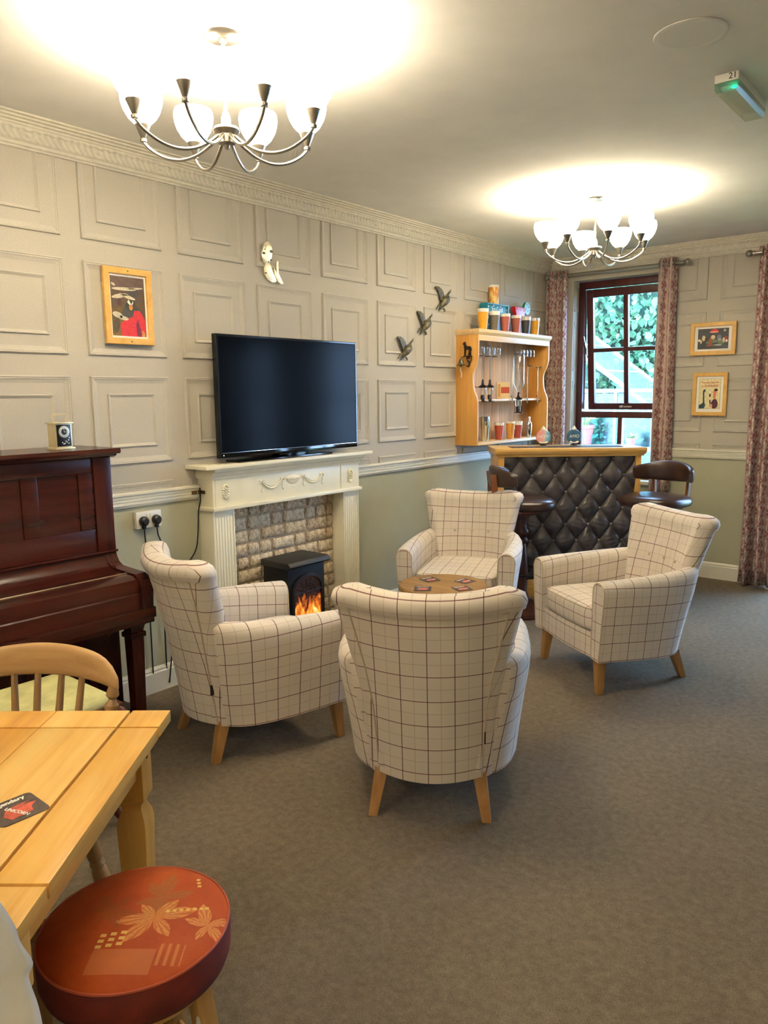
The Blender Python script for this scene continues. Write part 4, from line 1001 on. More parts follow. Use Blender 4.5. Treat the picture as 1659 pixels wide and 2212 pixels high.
# things on the bar
t2 = thing('bar_runner', 'dark printed bar runner mat lying along the bar top', 'bar mat', (0.712, -1.415, 1.1405), BA)
M().box(-0.22, 0.62, 0.05, 0.20, 0.0, 0.004).obj('rubber_mat', simple('bar_runner_dark', (24, 24, 34), 0.3, var=0.3, sc=30), t2)
r_ = M()
for k in range(13): r_.box(-0.19+k*0.045, -0.165+k*0.045, 0.064, 0.070, 0.0041, 0.0046)
r_.obj('pale_dashes', MINKW, t2)
def lens(u, d, nm, word, fill, lab_):
    x = 0.712+u*0.765-d*0.644; y = -1.415+u*0.644+d*0.765
    t = thing('tap_badge', lab_, 'pump clip', (x, y, 1.1449), R(39.5))
    M().lathe([(0.0, 0.0), (0.026, 0.0), (0.026, 0.006), (0.010, 0.010), (0.010, 0.014)], 20).obj('foot', MBLACK, t, smooth=True)
    q = M().loft([[(0.056*r__*c, y_, 0.066+0.056*r__*s_) for c, s_ in circ(36)] for y_, r__ in ((0.010, 0.92), (0.006, 1.0), (-0.004, 1.0), (-0.010, 0.93), (-0.013, 0.6))])
    q.obj('disc', fill, t, smooth=True)
    M().lathe([(0.016, 0.118), (0.018, 0.126), (0.014, 0.136), (0.006, 0.142), (0.003, 0.150), (0.0, 0.150)], 16, cap=False).obj('finial', MWPL, t, smooth=True)
    text('lettering', word, 0.034, MINKW, t, TR(0, -0.0138, 0.068) @ Matrix.Rotation(R(90), 4, 'X'), bold=0.0, ext=0.0006)
    M().prism([(0.036*c, 0.026+0.010*s_) for c, s_ in circ(16)], -0.0118, -0.0110, 'y').obj('lower_print', MINKW, t)
A = Mat('pastel_disc', (220, 180, 180), 0.3); ax, ay, az = A.xyz()
A.base(A.ramp((ax*7.0 + 0.45 + (A.noise(14, 3)-0.5)*0.9), [(0.25, (232, 158, 160)), (0.45, (216, 190, 190)), (0.62, (120, 190, 206)), (0.8, (84, 160, 200))]))
lens(0.060, 0.24, 'a', 'HOPP', A.m, 'round pink and blue tap badge lettered HOPP on the bar')
lens(0.298, 0.24, 'b', 'AMO', simple('slate_blue_disc', (62, 100, 132), 0.3, var=0.15, sc=30), 'round slate blue tap badge lettered AMO on the bar')

# ---------------------------------------------------------------- bar stools
def bar_stool(x, y, rz, label):
    t = thing('bar_stool', label, 'bar stool', (x, y, 0), rz, group='two leather bar stools at the bar')
    M().lathe([(0, 0), (0.215, 0), (0.220, 0.012), (0.215, 0.036), (0.19, 0.045), (0.14, 0.060), (0.10, 0.085), (0.075, 0.095), (0, 0.095)], 36, cap=False).obj('base', MDARKW, t, smooth=30)
    M().lathe([(0.06, 0.09), (0.065, 0.11), (0.048, 0.16), (0.056, 0.26), (0.052, 0.36), (0.040, 0.47), (0.036, 0.50), (0.052, 0.515), (0.052, 0.535), (0.038, 0.550), (0.055, 0.572), (0.058, 0.592), (0.045, 0.615), (0.040, 0.64), (0.055, 0.70), (0.11, 0.71), (0.11, 0.725)], 24).obj('column', MDARKW, t, smooth=50)
    M().lathe([(0, 0.715), (0.12, 0.715), (0.14, 0.730), (0.185, 0.735), (0.19, 0.752), (0, 0.752)], 32, cap=False).obj('swivel_plate', MDARKW, t, smooth=30)
    rings = []
    for z, e in ((0.752, 0.025), (0.760, 0.008), (0.775, 0.0), (0.795, 0.0), (0.812, 0.010), (0.824, 0.040), (0.829, 0.10), (0.828, 0.16)):
        ring = []
        for k in range(40):
            a = 2*PI*k/40; c, s_ = math.cos(a), math.sin(a)
            ring.append(((0.232-e)*math.copysign(abs(c)**0.72, c), 0.01+(0.222-e)*math.copysign(abs(s_)**0.72, s_), z))
        rings.append(ring)
    M().loft(rings).obj('seat_pad', MLEATHER, t, smooth=60)
    M().tube([(0.165*c, 0.165*s_, 0.30) for c, s_ in circ(36)], 0.0085, 8, closed=True).obj('foot_ring', MBLACKM, t, smooth=True)
    for k in range(4):
        a = PI/4+k*PI/2; c, s_ = math.cos(a), math.sin(a)
        M().tube([(0.045*c, 0.045*s_, 0.25), (0.10*c, 0.10*s_, 0.262), (0.165*c, 0.165*s_, 0.30)], 0.006, 6).obj('ring_spoke', MBLACKM, t, smooth=True)
    for sx_ in (-1, 1):
        M().loft([[(sx_*(0.125+q)+i*0.011, yb+j*0.019, z) for i, j in ((-1, -1), (1, -1), (1, 1), (-1, 1))] for z, yb, q in ((0.745, -0.185, 0.0), (0.84, -0.205, 0.004), (0.92, -0.205, 0.008), (1.0, -0.215, 0.010))]).obj('back_post', wood_p, t, bevel=0.003)
    # curved padded rail, thicker and taller in the middle
    rings = []; n = 20
    for k in range(n+1):
        s_ = -1+2*k/n; a = s_*R(68); rr = 0.225
        cx, cy = rr*math.sin(a)*1.05, -rr*math.cos(a)+0.02
        hh = 0.048+0.026*math.cos(s_*PI/2)**1.5; th = 0.020 + 0.006*math.cos(s_*PI/2); zc = 0.965+0.016*math.cos(s_*PI/2)
        if k in (0, n): hh *= 0.8; th *= 0.7
        nx, ny = math.sin(a), -math.cos(a)
        rings.append([(cx+nx*th*math.copysign(abs(c)**0.6, c), cy+ny*th*math.copysign(abs(c)**0.6, c), zc+hh*math.copysign(abs(sq)**0.6, sq)) for c, sq in circ(16)])
    M().loft(rings).obj('back_rail', MLEATHER, t, smooth=60)
    return t
wood_p = wood('stool_post_wood', (84, 44, 22), (112, 62, 32), (138, 82, 46), 'z', 0.35)
bar_stool(0.79, -1.85, R(-52), 'brown leather bar stool behind the far armchair at the left of the bar')
dup(bpy.data.objects['bar_stool'], (1.49, -1.18, 0), R(170), 'brown leather bar stool at the right end of the bar by the window')

# ---------------------------------------------------------------- hanging bar cabinet
CY = -1.515
t = thing('wall_cabinet', 'honey pine wall cabinet with scalloped sides holding bar glasses', 'cabinet', (0.0, CY, 1.145))
CW = 1.16; CH_ = 0.865
side = [(0.001, 0.0), (0.205, 0.0), (0.205, 0.30)] + catmull([(0.205, 0.30), (0.200, 0.36), (0.172, 0.43), (0.160, 0.50), (0.162, 0.56), (0.190, 0.62), (0.207, 0.68)], 4)[1:] + [(0.207, CH_), (0.001, CH_)]
for a in (0.0, CW-0.02):
    M().prism(side, a, a+0.02, 'y').obj('side_panel', MCAB, t, bevel=0.002)
nb = 9; bw = (CW-0.04)/nb
MCAB2 = wood('cabinet_back_boards', (190, 146, 104), (212, 170, 128), (224, 186, 146), 'z', 0.85, knots=4)
for k in range(nb): M().box(0.013, 0.019, 0.02+k*bw+0.0015, 0.02+(k+1)*bw-0.0015, 0.02, CH_).obj('back_board', MCAB2, t, bevel=0.002)
M().box(0.010, 0.205, 0.02, CW-0.02, 0.0, 0.022).obj('bottom_shelf', MCABX, t, bevel=0.002)
M().box(0.010, 0.150, 0.02, CW-0.02, 0.338, 0.356).obj('middle_shelf', MCABX, t, bevel=0.002)
M().box(0.190, 0.207, 0.02, CW-0.02, CH_-0.062, CH_).obj('fascia', MCABX, t, bevel=0.001)
M().box(0.001, 0.222, -0.012, CW+0.012, CH_, CH_+0.024).loft([[(0.001, -0.002, CH_-0.018), (0.210, -0.002, CH_-0.018), (0.210, CW+0.002, CH_-0.018), (0.001, CW+0.002, CH_-0.018)], [(0.001, -0.010, CH_), (0.220, -0.010, CH_), (0.220, CW+0.010, CH_), (0.001, CW+0.010, CH_)]]).obj('cornice_top', MCABX, t, bevel=0.002)
for a in (0.12, 0.40, 0.76, 1.04): M().box(0.03, 0.19, a-0.16 if a in (0.40, 1.04) else a, a if a in (0.40, 1.04) else a+0.16, CH_-0.022, CH_-0.018).obj('glass_rack', MCABX, t)

TOPZ = 1.145+CH_+0.024
def tumbler(y, x, z, col, label, h=0.145, r=0.041, tilt=0.0, grp='printed pint tumblers on the bar cabinet', rim=0.16):
    t = thing('tumbler', label, 'cup', (x, y, z), 0.6, group=grp)
    if col not in COLM: COLM[col] = simple('tumbler_%d_%d_%d' % col, col, 0.3, var=0.05, sc=20)
    s = 0.70
    M().lathe([(0, 0.001), (r*s, 0.001), (r*(s+0.3*(1-rim)), h*(1-rim))], 24, cap=False).obj('body', COLM[col], t, smooth=40)
    M().lathe([(r*(s+0.3*(1-rim)), h*(1-rim)), (r, h), (r-0.002, h), (r*0.95, h*(1-rim)), (0, h*(1-rim))], 24, cap=False).obj('rim_band', MWPL, t, smooth=40)
    c = M(); a = -0.35
    for k in range(6): c.ball(((r*0.93)*math.cos(a+0.10*math.sin(k)), (r*0.93)*math.sin(a+0.10*math.sin(k)), h*0.55+k*0.006), (0.0022, 0.004, 0.005), 6, 4)
    c.obj('crest', MWPL, t)
    return t
YEL, GRY, TER, DRK = (226, 164, 44), (112, 106, 96), (176, 98, 80), (72, 74, 76)
tumbler(-1.325, 0.13, TOPZ, YEL, 'tall yellow pint tumbler at the left end of the cabinet top', 0.165, 0.045)
tumbler(-1.155, 0.13, TOPZ, GRY, 'grey pint tumbler second from left on the cabinet top', 0.158, 0.045, rim=0.2)
tumbler(-0.990, 0.13, TOPZ, TER, 'terracotta pint tumbler third from left on the cabinet top', 0.150, 0.044)
tumbler(-0.812, 0.13, TOPZ, TER, 'terracotta pint tumbler fourth from left on the cabinet top', 0.150, 0.044)
tumbler(-0.645, 0.13, TOPZ, DRK, 'dark grey pint tumbler fifth from left on the cabinet top', 0.150, 0.044, rim=0.2)
tumbler(-0.485, 0.13, TOPZ, YEL, 'yellow pint tumbler at the right end of the cabinet top', 0.150, 0.042)
FZ = 1.145+0.0225
tumbler(-1.045, 0.12, FZ, (178, 84, 66), 'terracotta pint tumbler left of the three inside the cabinet', 0.140, 0.041)
tumbler(-0.862, 0.12, FZ, (218, 156, 70), 'amber pint tumbler middle of the three inside the cabinet', 0.142, 0.041, rim=0.1)
tumbler(-0.735, 0.12, FZ, (178, 78, 64), 'terracotta pint tumbler right of the three inside the cabinet', 0.142, 0.041, rim=0.22)
t = thing('steel_tumbler', 'tall polished steel mixing tumbler in the bottom left of the cabinet', 'cup', (0.125, -1.285, FZ))
M().lathe([(0, 0.001), (0.034, 0.001), (0.040, 0.10), (0.043, 0.105), (0.045, 0.195), (0.0435, 0.195), (0.041, 0.11), (0, 0.108)], 28, cap=False).obj('body', MSILVER, t, smooth=40)
t = thing('cocktail_shaker', 'small polished steel cocktail shaker in the bottom right of the cabinet', 'shaker', (0.12, -0.545, FZ))
M().lathe([(0, 0.001), (0.022, 0.001), (0.030, 0.08), (0.030, 0.105), (0, 0.106)], 24, cap=False).obj('body', MSILVER, t, smooth=40)
M().lathe([(0.0305, 0.104), (0.030, 0.118), (0.016, 0.136), (0.014, 0.140), (0.014, 0.168), (0.010, 0.175), (0, 0.176)], 24, cap=False).obj('cap', MSILVER, t, smooth=40)
# turquoise sign box, orange can, red and green marquee
t = thing('sign_box', 'turquoise light-up box reading Ice Cold behind the tumblers', 'sign', (0.012, -1.02, TOPZ))
MTQ = simple('turquoise_paint', (18, 126, 144), 0.4)
M().box(0.0, 0.062, -0.165, 0.165, 0.0, 0.228).obj('box', MTQ, t, bevel=0.002)
q = M()
for (y0, y1, z0, z1) in ((-0.165, -0.157, 0, 0.228), (0.157, 0.165, 0, 0.228), (-0.157, 0.157, 0.220, 0.228), (-0.157, 0.157, 0, 0.008)): q.box(0.062, 0.072, y0, y1, z0, z1)
q.obj('box_rim', MTQ, t)
for k, (y, z) in enumerate(((-0.140, 0.200), (-0.060, 0.212), (0.050, 0.212), (0.140, 0.190), (-0.135, 0.06), (0.135, 0.06), (0.135, 0.115))): M().ball((0.063, y, z), (0.005, 0.008, 0.008), 10, 6).obj('bulb', MWPL, t, smooth=True)
text('lettering', 'Ice Cold', 0.056, MWPL, t, Matrix(((0, 0, 1, 0.0625), (1, 0, 0, 0.0), (0, 1, 0, 0.186), (0, 0, 0, 1))), bold=0.0, sx=0.9)
t = thing('orange_can', 'orange printed can standing on the turquoise sign box', 'can', (0.048, -1.035, TOPZ+0.2285))
MOR = Mat('orange_can_print', (222, 142, 44), 0.35); MOR.base(MOR.ramp(MOR.noise(40, 4, 0.6, (1, 1, 0.5)), [(0.42, (214, 132, 40)), (0.5, (226, 160, 62)), (0.56, (238, 206, 130))]))
M().lathe([(0, 0.001), (0.040, 0.001), (0.042, 0.008), (0.042, 0.132), (0, 0.132)], 28, cap=False).obj('body', MOR.m, t, smooth=40)
M().lathe([(0.0425, 0.132), (0.043, 0.145), (0.040, 0.150), (0, 0.150)], 28, cap=False).obj('lid', MWPL, t, smooth=40)
t = thing('cocktail_marquee', 'red cocktail glass marquee light with a green disc on the cabinet top', 'sign', (0.05, -0.65, TOPZ))
MRD = simple('red_enamel', (196, 24, 28), 0.35); MGN = simple('green_enamel', (20, 128, 62), 0.35)
M().prism([(-0.105, 0.232), (-0.060, 0.132), (-0.045, 0.122), (0.035, 0.122), (0.050, 0.132), (0.092, 0.232)], 0, 0.035, 'x').obj('bowl', MRD, t, bevel=0.002)
M().prism(ell(0.125, 0.232, 0.052, 0.052, 28), 0.004, 0.026, 'x').obj('fruit_disc', MGN, t)
M().prism([(-0.014, 0.0), (0.004, 0.0), (0.004, 0.125), (-0.014, 0.125)], 0.005, 0.03, 'x').box(0.0, 0.035, -0.05, 0.04, 0.0, 0.012).obj('stem', MRD, t)
for y, z, x in ((-0.055, 0.210, 0.035), (-0.005, 0.208, 0.035), (0.048, 0.206, 0.035), (-0.035, 0.160, 0.035), (0.020, 0.158, 0.035), (0.113, 0.262, 0.026), (0.145, 0.245, 0.026), (0.135, 0.212, 0.026)):
    M().ball((x, y, z), (0.004, 0.006, 0.006), 10, 5).obj('bulb', MWPL, t, smooth=True)
# stemmed glasses hanging upside down
def glass_(y, x, label):
    t = thing('stemmed_glass', label, 'glass', (x, y, 1.145+CH_-0.014), 0, group='stemmed glasses hanging under the cabinet top')
    return t
gm = M().lathe([(0.030, 0.0), (0.031, -0.002), (0.004, -0.010), (0.003, -0.050), (0.010, -0.060), (0.026, -0.080), (0.030, -0.105), (0.028, -0.140)], 20, cap=False).mesh('glass', MGLASS, smooth=True)
for k, (y, x) in enumerate(((-1.33, 0.12), (-1.25, 0.12), (-1.17, 0.12), (-1.09, 0.12))):
    t = glass_(y, x, ['first', 'second', 'third', 'fourth'][k] + ' upside-down glass from the left under the cabinet top'); put(gm, 'bowl_and_stem', t)
for k, (y, x) in enumerate(((-0.70, 0.12), (-0.64, 0.12), (-0.58, 0.12), (-0.52, 0.12))):
    t = glass_(y, x, ['fourth', 'third', 'second', 'first'][k] + ' upside-down glass from the right under the cabinet top'); put(gm, 'bowl_and_stem', t)
# spirit optics
def optic(y, x, z, label, rod=0.20):
    t = thing('spirit_optic', label, 'optic', (x, y, z), 0, group='spirit optics in the bar cabinet')
    M().lathe([(0.014, 0.0), (0.014, 0.040), (0.010, 0.046), (0.0, 0.046)], 14, cap=True).obj('nozzle', MBLACK, t, smooth=40)
    M().box(-0.030, 0.030, -0.004, 0.004, -0.004, 0.002).obj('push_bar', MBLACK, t)
    M().lathe([(0.016, 0.045), (0.022, 0.055), (0.022, 0.095), (0.016, 0.10)], 18).obj('chamber', MGLASS, t, smooth=40)
    M().lathe([(0.006, 0.05), (0.006, 0.095)], 8).obj('inner_tube', MWPL, t)
    M().lathe([(0.026, 0.098), (0.028, 0.106), (0.022, 0.110), (0.010, 0.118), (0.006, 0.155), (0, 0.155)], 18, cap=True).obj('collar', MBLACK, t, smooth=40)
    if rod: M().tube([(0, 0, 0.15), (0, 0, 0.15+rod)], 0.005, 8).obj('rod', MCHROME, t, smooth=True)
    M().tube([(-0.002, 0, 0.102), (0.020-x, 0, 0.102)], 0.003, 6).obj('wall_arm', MCAB2, t)
    t.scale = (1.25, 1.25, 1.1)
    return t
optic(-1.350, 0.15, 1.485, 'black spirit optic nearest the left side of the cabinet')
optic(-1.245, 0.15, 1.485, 'black spirit optic second from the left in the cabinet')
optic(-0.785, 0.15, 1.385, 'black spirit optic under the upturned empty bottle', 0)
t = thing('upturned_bottle', 'clear empty bottle held upside down above the middle optic', 'bottle', (0.15, -0.785, 1.525))
M().lathe([(0.011, 0.0), (0.012, 0.035), (0.020, 0.055), (0.044, 0.085), (0.049, 0.10), (0.049, 0.322), (0.042, 0.336), (0.0, 0.338)], 28, cap=False).obj('glass_body', MGLASS, t, smooth=40)
def clip(y, z, label, x=0.13):
    t = thing('bottle_clip', label, 'clip', (x, y, z), 0, group='black bottle clips on the cabinet back')
    M().prism([(0.025*c, 0.025*s_) for c, s_ in circ(16)], 0.0, 0.006, 'z').obj('pad', MBLACK, t, bevel=0.001)
    M().box(0.020-x, 0.0, -0.0015, 0.0015, 0.001, 0.003).obj('arm', MCAB2, t)
clip(-1.350, 1.836, 'black bottle clip above the leftmost optic'); clip(-1.245, 1.836, 'black bottle clip above the second optic'); clip(-1.146, 1.836, 'black bottle clip third from the left, with no rod'); clip(-0.785, 1.866, 'black bottle clip on top of the upturned bottle')
clip(-0.545, 1.775, 'black bottle clip near the right side, left one'); clip(-0.405, 1.765, 'black bottle clip nearest the right side of the cabinet')
for k, (y, lb) in enumerate(((-0.905, 'left of the upturned bottle'), (-0.650, 'right of the upturned bottle'), (-0.470, 'nearest the right side panel'))):
    t = thing('steel_rod', 'thin upright steel bracket rod in the cabinet, '+lb, 'rod', (0.16, y, 1.46), group='steel bracket rods in the cabinet')
    M().tube([(0, 0, 0), (0, 0, 0.285), (0.0, 0.006, 0.305)], 0.006, 8).obj('rod', MCHROME, t, smooth=True)
    M().tube([(0.0, 0.0, 0.060), (-0.010, 0.0, 0.060)], 0.007, 8).obj('shelf_fixing', MBRASS, t)
t = thing('menu_card', 'small cream card box with red print leaning on the middle shelf', 'card', (0.085, -0.93, 1.502), R(-48))
M().box(-0.012, 0.012, -0.055, 0.055, 0.0, 0.135).obj('box', simple('cream_card', (226, 206, 160), 0.6), t)
M().box(0.012, 0.0125, -0.020, 0.050, 0.045, 0.095).obj('red_print', simple('card_red', (176, 74, 50), 0.6), t)
M().box(0.012, 0.0125, -0.045, -0.025, 0.015, 0.12).obj('tan_strip', simple('card_tan', (196, 150, 90), 0.6), t)
# bell with a dog
t = thing('hand_bell', 'brown cast iron bell with a standing dog on a scroll bracket on the cabinet side', 'bell', (0.118, CY, 1.86))
def flatp(poly, d=0.010, y=-0.016): return M().prism(poly, y, y+d, 'y')
dog = [(-0.026, -0.024), (-0.018, -0.024), (-0.016, 0.010), (-0.010, 0.020), (0.006, 0.020), (0.016, 0.012), (0.014, -0.004), (0.008, -0.020), (0.012, -0.024), (0.020, -0.024), (0.024, -0.004), (0.026, -0.024), (0.033, -0.024), (0.032, 0.004), (0.036, 0.020), (0.032, 0.040), (0.020, 0.046), (-0.004, 0.046), (-0.012, 0.056), (-0.016, 0.066), (-0.018, 0.078), (-0.028, 0.080), (-0.038, 0.070), (-0.040, 0.060), (-0.030, 0.054), (-0.030, 0.040), (-0.026, 0.020)]
flatp(dog, 0.012).obj('dog_figure', MIRON, t, bevel=0.002)
flatp([(0.030, 0.038), (0.038, 0.030), (0.042, 0.012), (0.039, 0.012), (0.034, 0.026)], 0.006).obj('tail', MIRON, t)
b_ = M()
b_.tube([(-0.040, -0.010, -0.034), (-0.030, -0.010, -0.028), (0.0, -0.010, -0.028), (0.035, -0.010, -0.028), (0.044, -0.010, -0.036)], 0.0045, 7)
b_.tube(catmull([(0.034, -0.010, -0.030), (0.038, -0.010, -0.055), (0.026, -0.010, -0.075), (0.012, -0.010, -0.070), (0.014, -0.010, -0.060)], 5), 0.0042, 7)
b_.tube(catmull([(0.000, -0.010, -0.030), (-0.006, -0.010, -0.048), (0.004, -0.010, -0.066), (0.016, -0.010, -0.090), (0.006, -0.010, -0.108), (-0.006, -0.010, -0.100)], 5), 0.0042, 7)
b_.tube([(0.026, -0.010, -0.075), (0.018, -0.010, -0.100), (0.012, -0.010, -0.112)], 0.005, 7)
b_.box(0.0, 0.02, -0.016, -0.001, -0.05, -0.03)
b_.obj('scroll_bracket', MIRON, t, smooth=True)
M().lathe([(0, 0), (0.006, 0.0), (0.014, -0.006), (0.019, -0.024), (0.025, -0.040), (0.038, -0.048), (0.036, -0.050), (0.022, -0.044), (0, -0.04)], 20, c=(-0.034, -0.045, -0.048), cap=False).tube([(-0.034, -0.010, -0.032), (-0.034, -0.045, -0.036), (-0.034, -0.045, -0.05)], 0.003, 6).obj('bell', MBRONZE, t, smooth=True)
M().ball((-0.034, -0.045, -0.104), (0.006, 0.006, 0.009), 8, 6).obj('clapper', MIRON, t, smooth=True)
M().tube(catmull([(-0.034, -0.045, -0.112), (-0.038, -0.045, -0.135), (-0.030, -0.045, -0.160), (-0.034, -0.045, -0.190)], 5), 0.004, 7).obj('pull_cord', simple('white_cord', (232, 224, 200), 0.8), t, smooth=True)

# ---------------------------------------------------------------- curtains and poles
def curtain(x0, x1, z0, z1, n, label, y=-0.095, amp=0.042, flare=0.03, ph=0.0):
    t = thing('curtain', label, 'curtain', (x0, y, 0), group='leaf print curtains on the back wall')
    w = x1-x0; nu, nv = n*16, 26
    Ls = [0.0]
    for i in range(nu):
        Ls.append(Ls[-1]+math.hypot(w/nu, amp*(math.sin(2*PI*n*(i+1)/nu+ph)-math.sin(2*PI*n*i/nu+ph))))
    def fn(u, v):
        k = 1-v; a = amp*(0.75+0.45*k) * (1+0.25*math.sin(7*u+2*v))
        x = u*(w+flare*k*1.0) - flare*k*0.5 + 0.006*math.sin(9*v+5*u)*k
        return (x, a*math.sin(2*PI*n*u+ph+0.35*math.sin(3*v+4*u)*k), z0+(z1-z0)*v)
    g = M().grid(fn, nu, nv, uvf=lambda u, v: (Ls[int(round(u*nu))]*1.15, z0+(z1-z0)*v))
    o = g.obj('drape', MCURT, t, smooth=80); sm = o.modifiers.new('thickness', 'SOLIDIFY'); sm.thickness = 0.0025
    return t
def rings_(t, xs, zr):
    for x in xs:
        M().tube([(x, 0.026*c, zr+0.026*s_) for c, s_ in circ(20)], 0.004, 6, closed=True).obj('eyelet', MCHROME, t, smooth=True)
c1 = curtain(0.030, 0.235, 0.72, 2.622, 3, 'narrow leaf print curtain at the left of the window beside the cabinet')
c2 = curtain(1.030, 1.185, 0.70, 2.622, 2, 'leaf print curtain at the right of the window behind the bar stool', ph=1.2)
c3 = curtain(1.800, 2.140, 0.012, 2.632, 4, 'floor-length leaf print curtain at the right edge of the photo', ph=0.6, amp=0.045)
rings_(c1, (0.04, 0.10, 0.17, 0.2), 2.572); rings_(c2, (0.02, 0.10, 0.15), 2.572); rings_(c3, (0.03, 0.12, 0.20, 0.28), 2.580)
curtain(3.10, 3.40, 0.012, 2.632, 4, 'leaf print curtain beyond the glazed door, out of frame', ph=0.3, amp=0.045)
def pole(x0, x1, z, label, fin=(1, 1)):
    t = thing('curtain_pole', label, 'curtain pole', (0, -0.095, z))
    M().tube([(x0, 0, 0), (x1, 0, 0)], 0.0125, 14).obj('rod', MCHROME, t, smooth=True)
    for k, x in enumerate((x0, x1)):
        s_ = -1 if k == 0 else 1
        M().ball((x+s_*0.020, 0, 0), 0.027, 16, 10).obj('finial', MCHROME, t, smooth=True)
        M().tube([(x-s_*0.02, 0, 0), (x-s_*0.01, 0, 0)], 0.016, 12).obj('collar', MCHROME, t, smooth=True)
        M().tube([(x-s_*0.05, 0.004, 0), (x-s_*0.05, 0.094, 0)], 0.008, 10).lathe([(0.02, 0), (0.02, 0.005)], 14, T=Matrix.Translation((x-s_*0.05, 0.094, 0)) @ Matrix.Rotation(R(90), 4, 'X')).obj('bracket', MCHROME, t, smooth=40)
pole(0.055, 1.252, 2.572, 'brushed steel curtain pole with ball ends over the window')
pole(1.752, 3.45, 2.580, 'brushed steel curtain pole with a ball end at the right edge of the photo')

# ---------------------------------------------------------------- pine table
TA = math.atan2(-0.780, 0.626)
t = thing('pine_table', 'golden pine plank table in the lower left foreground', 'table', (1.803, -5.460, 0), TA)
TLN = 0.80; TZ = 0.76; TH = 0.028; WID = 1.15
bands = [(-0.100, 0.0)] + [(-0.100-0.190*(k+1), -0.100-0.190*k) for k in range(5)] + [(-1.15, -1.05)]
segs = [(0.0, 0.100), (0.100, 0.697), (0.697, TLN)]
MPT = [wood('table_pine_%s' % n, d, m_, l, 'x', 0.28, sc, knots=kn) for n, d, m_, l, sc, kn in
       (('a', (188, 128, 52), (222, 170, 84), (240, 200, 120), 0.7, 3.4), ('b', (180, 120, 48), (214, 160, 76), (234, 190, 106), 0.6, 3.0), ('c', (210, 158, 80), (232, 186, 104), (242, 208, 134), 0.8, None))]
for bi, (y0, y1) in enumerate(bands):
    gy0 = 0.0036 if bi == 0 or bi == 5 else 0.0005
    gy1 = 0.0036 if bi in (1, 6) else (0 if bi == 0 else 0.0005)
    for si, (a, b) in enumerate(segs):
        M().box(a + (0.0040 if si else 0), b - (0.0040 if si < 2 else 0), y0+gy0, y1-gy1, TZ-TH, TZ).obj('plank', MPT[(bi*2+si//3) % 3], t, bevel=0.0012)
M().box(0.012, TLN-0.012, -WID+0.012, -0.012, TZ-TH-0.008, TZ-TH).obj('under_board', wood('table_under', (110, 70, 26), (130, 86, 36), (150, 100, 46), 'x', 0.6), t)
ap = M(); i_ = 0.075
ap.box(i_, TLN-i_, -i_-0.0, -i_+0.020, TZ-TH-0.10, TZ-TH-0.008); ap.box(i_, TLN-i_, -WID+i_-0.02, -WID+i_, TZ-TH-0.10, TZ-TH-0.008)
ap.box(i_-0.02, i_, -WID+i_, -i_, TZ-TH-0.10, TZ-TH-0.008); ap.box(TLN-i_, TLN-i_+0.02, -WID+i_, -i_, TZ-TH-0.10, TZ-TH-0.008)
ap.obj('apron', MPT[1], t, bevel=0.002)
MLEG = wood('table_leg_pine', (196, 142, 60), (216, 164, 78), (230, 182, 98), 'z', 0.35)
for cx in (0.078, TLN-0.078):
    for cy in (-0.078, -WID+0.078):
        rings = []
        for z, r_ in ((0.0, 0.026), (0.40, 0.033), (0.50, 0.036), (0.522, 0.033), (0.545, 0.024), (0.560, 0.026), (0.572, 0.036), (0.724, 0.036)):
            rings.append([(cx+r_*i, cy+r_*j, z) for i, j in ((-1, -1), (1, -1), (1, 1), (-1, 1))])
        M().loft(rings).obj('leg', MLEG, t, bevel=0.003)
M().prism([(0.006*c, 0.006*s_) for c, s_ in circ(12)], -0.0412, -0.0395, 'y', T=TR(0.078, 0, 0.675)).obj('bolt_hole', MBLACK, t)
mt_ = mat_(1.968, -5.928, 0.7605, R(205-180), 'large printed beer mat on the pine table edge', big=True)
mt_.rotation_euler[2] = R(89)
mat_(1.655, -5.895, 0.7605, R(35), 'beer mat just showing at the left edge of the photo on the pine table')

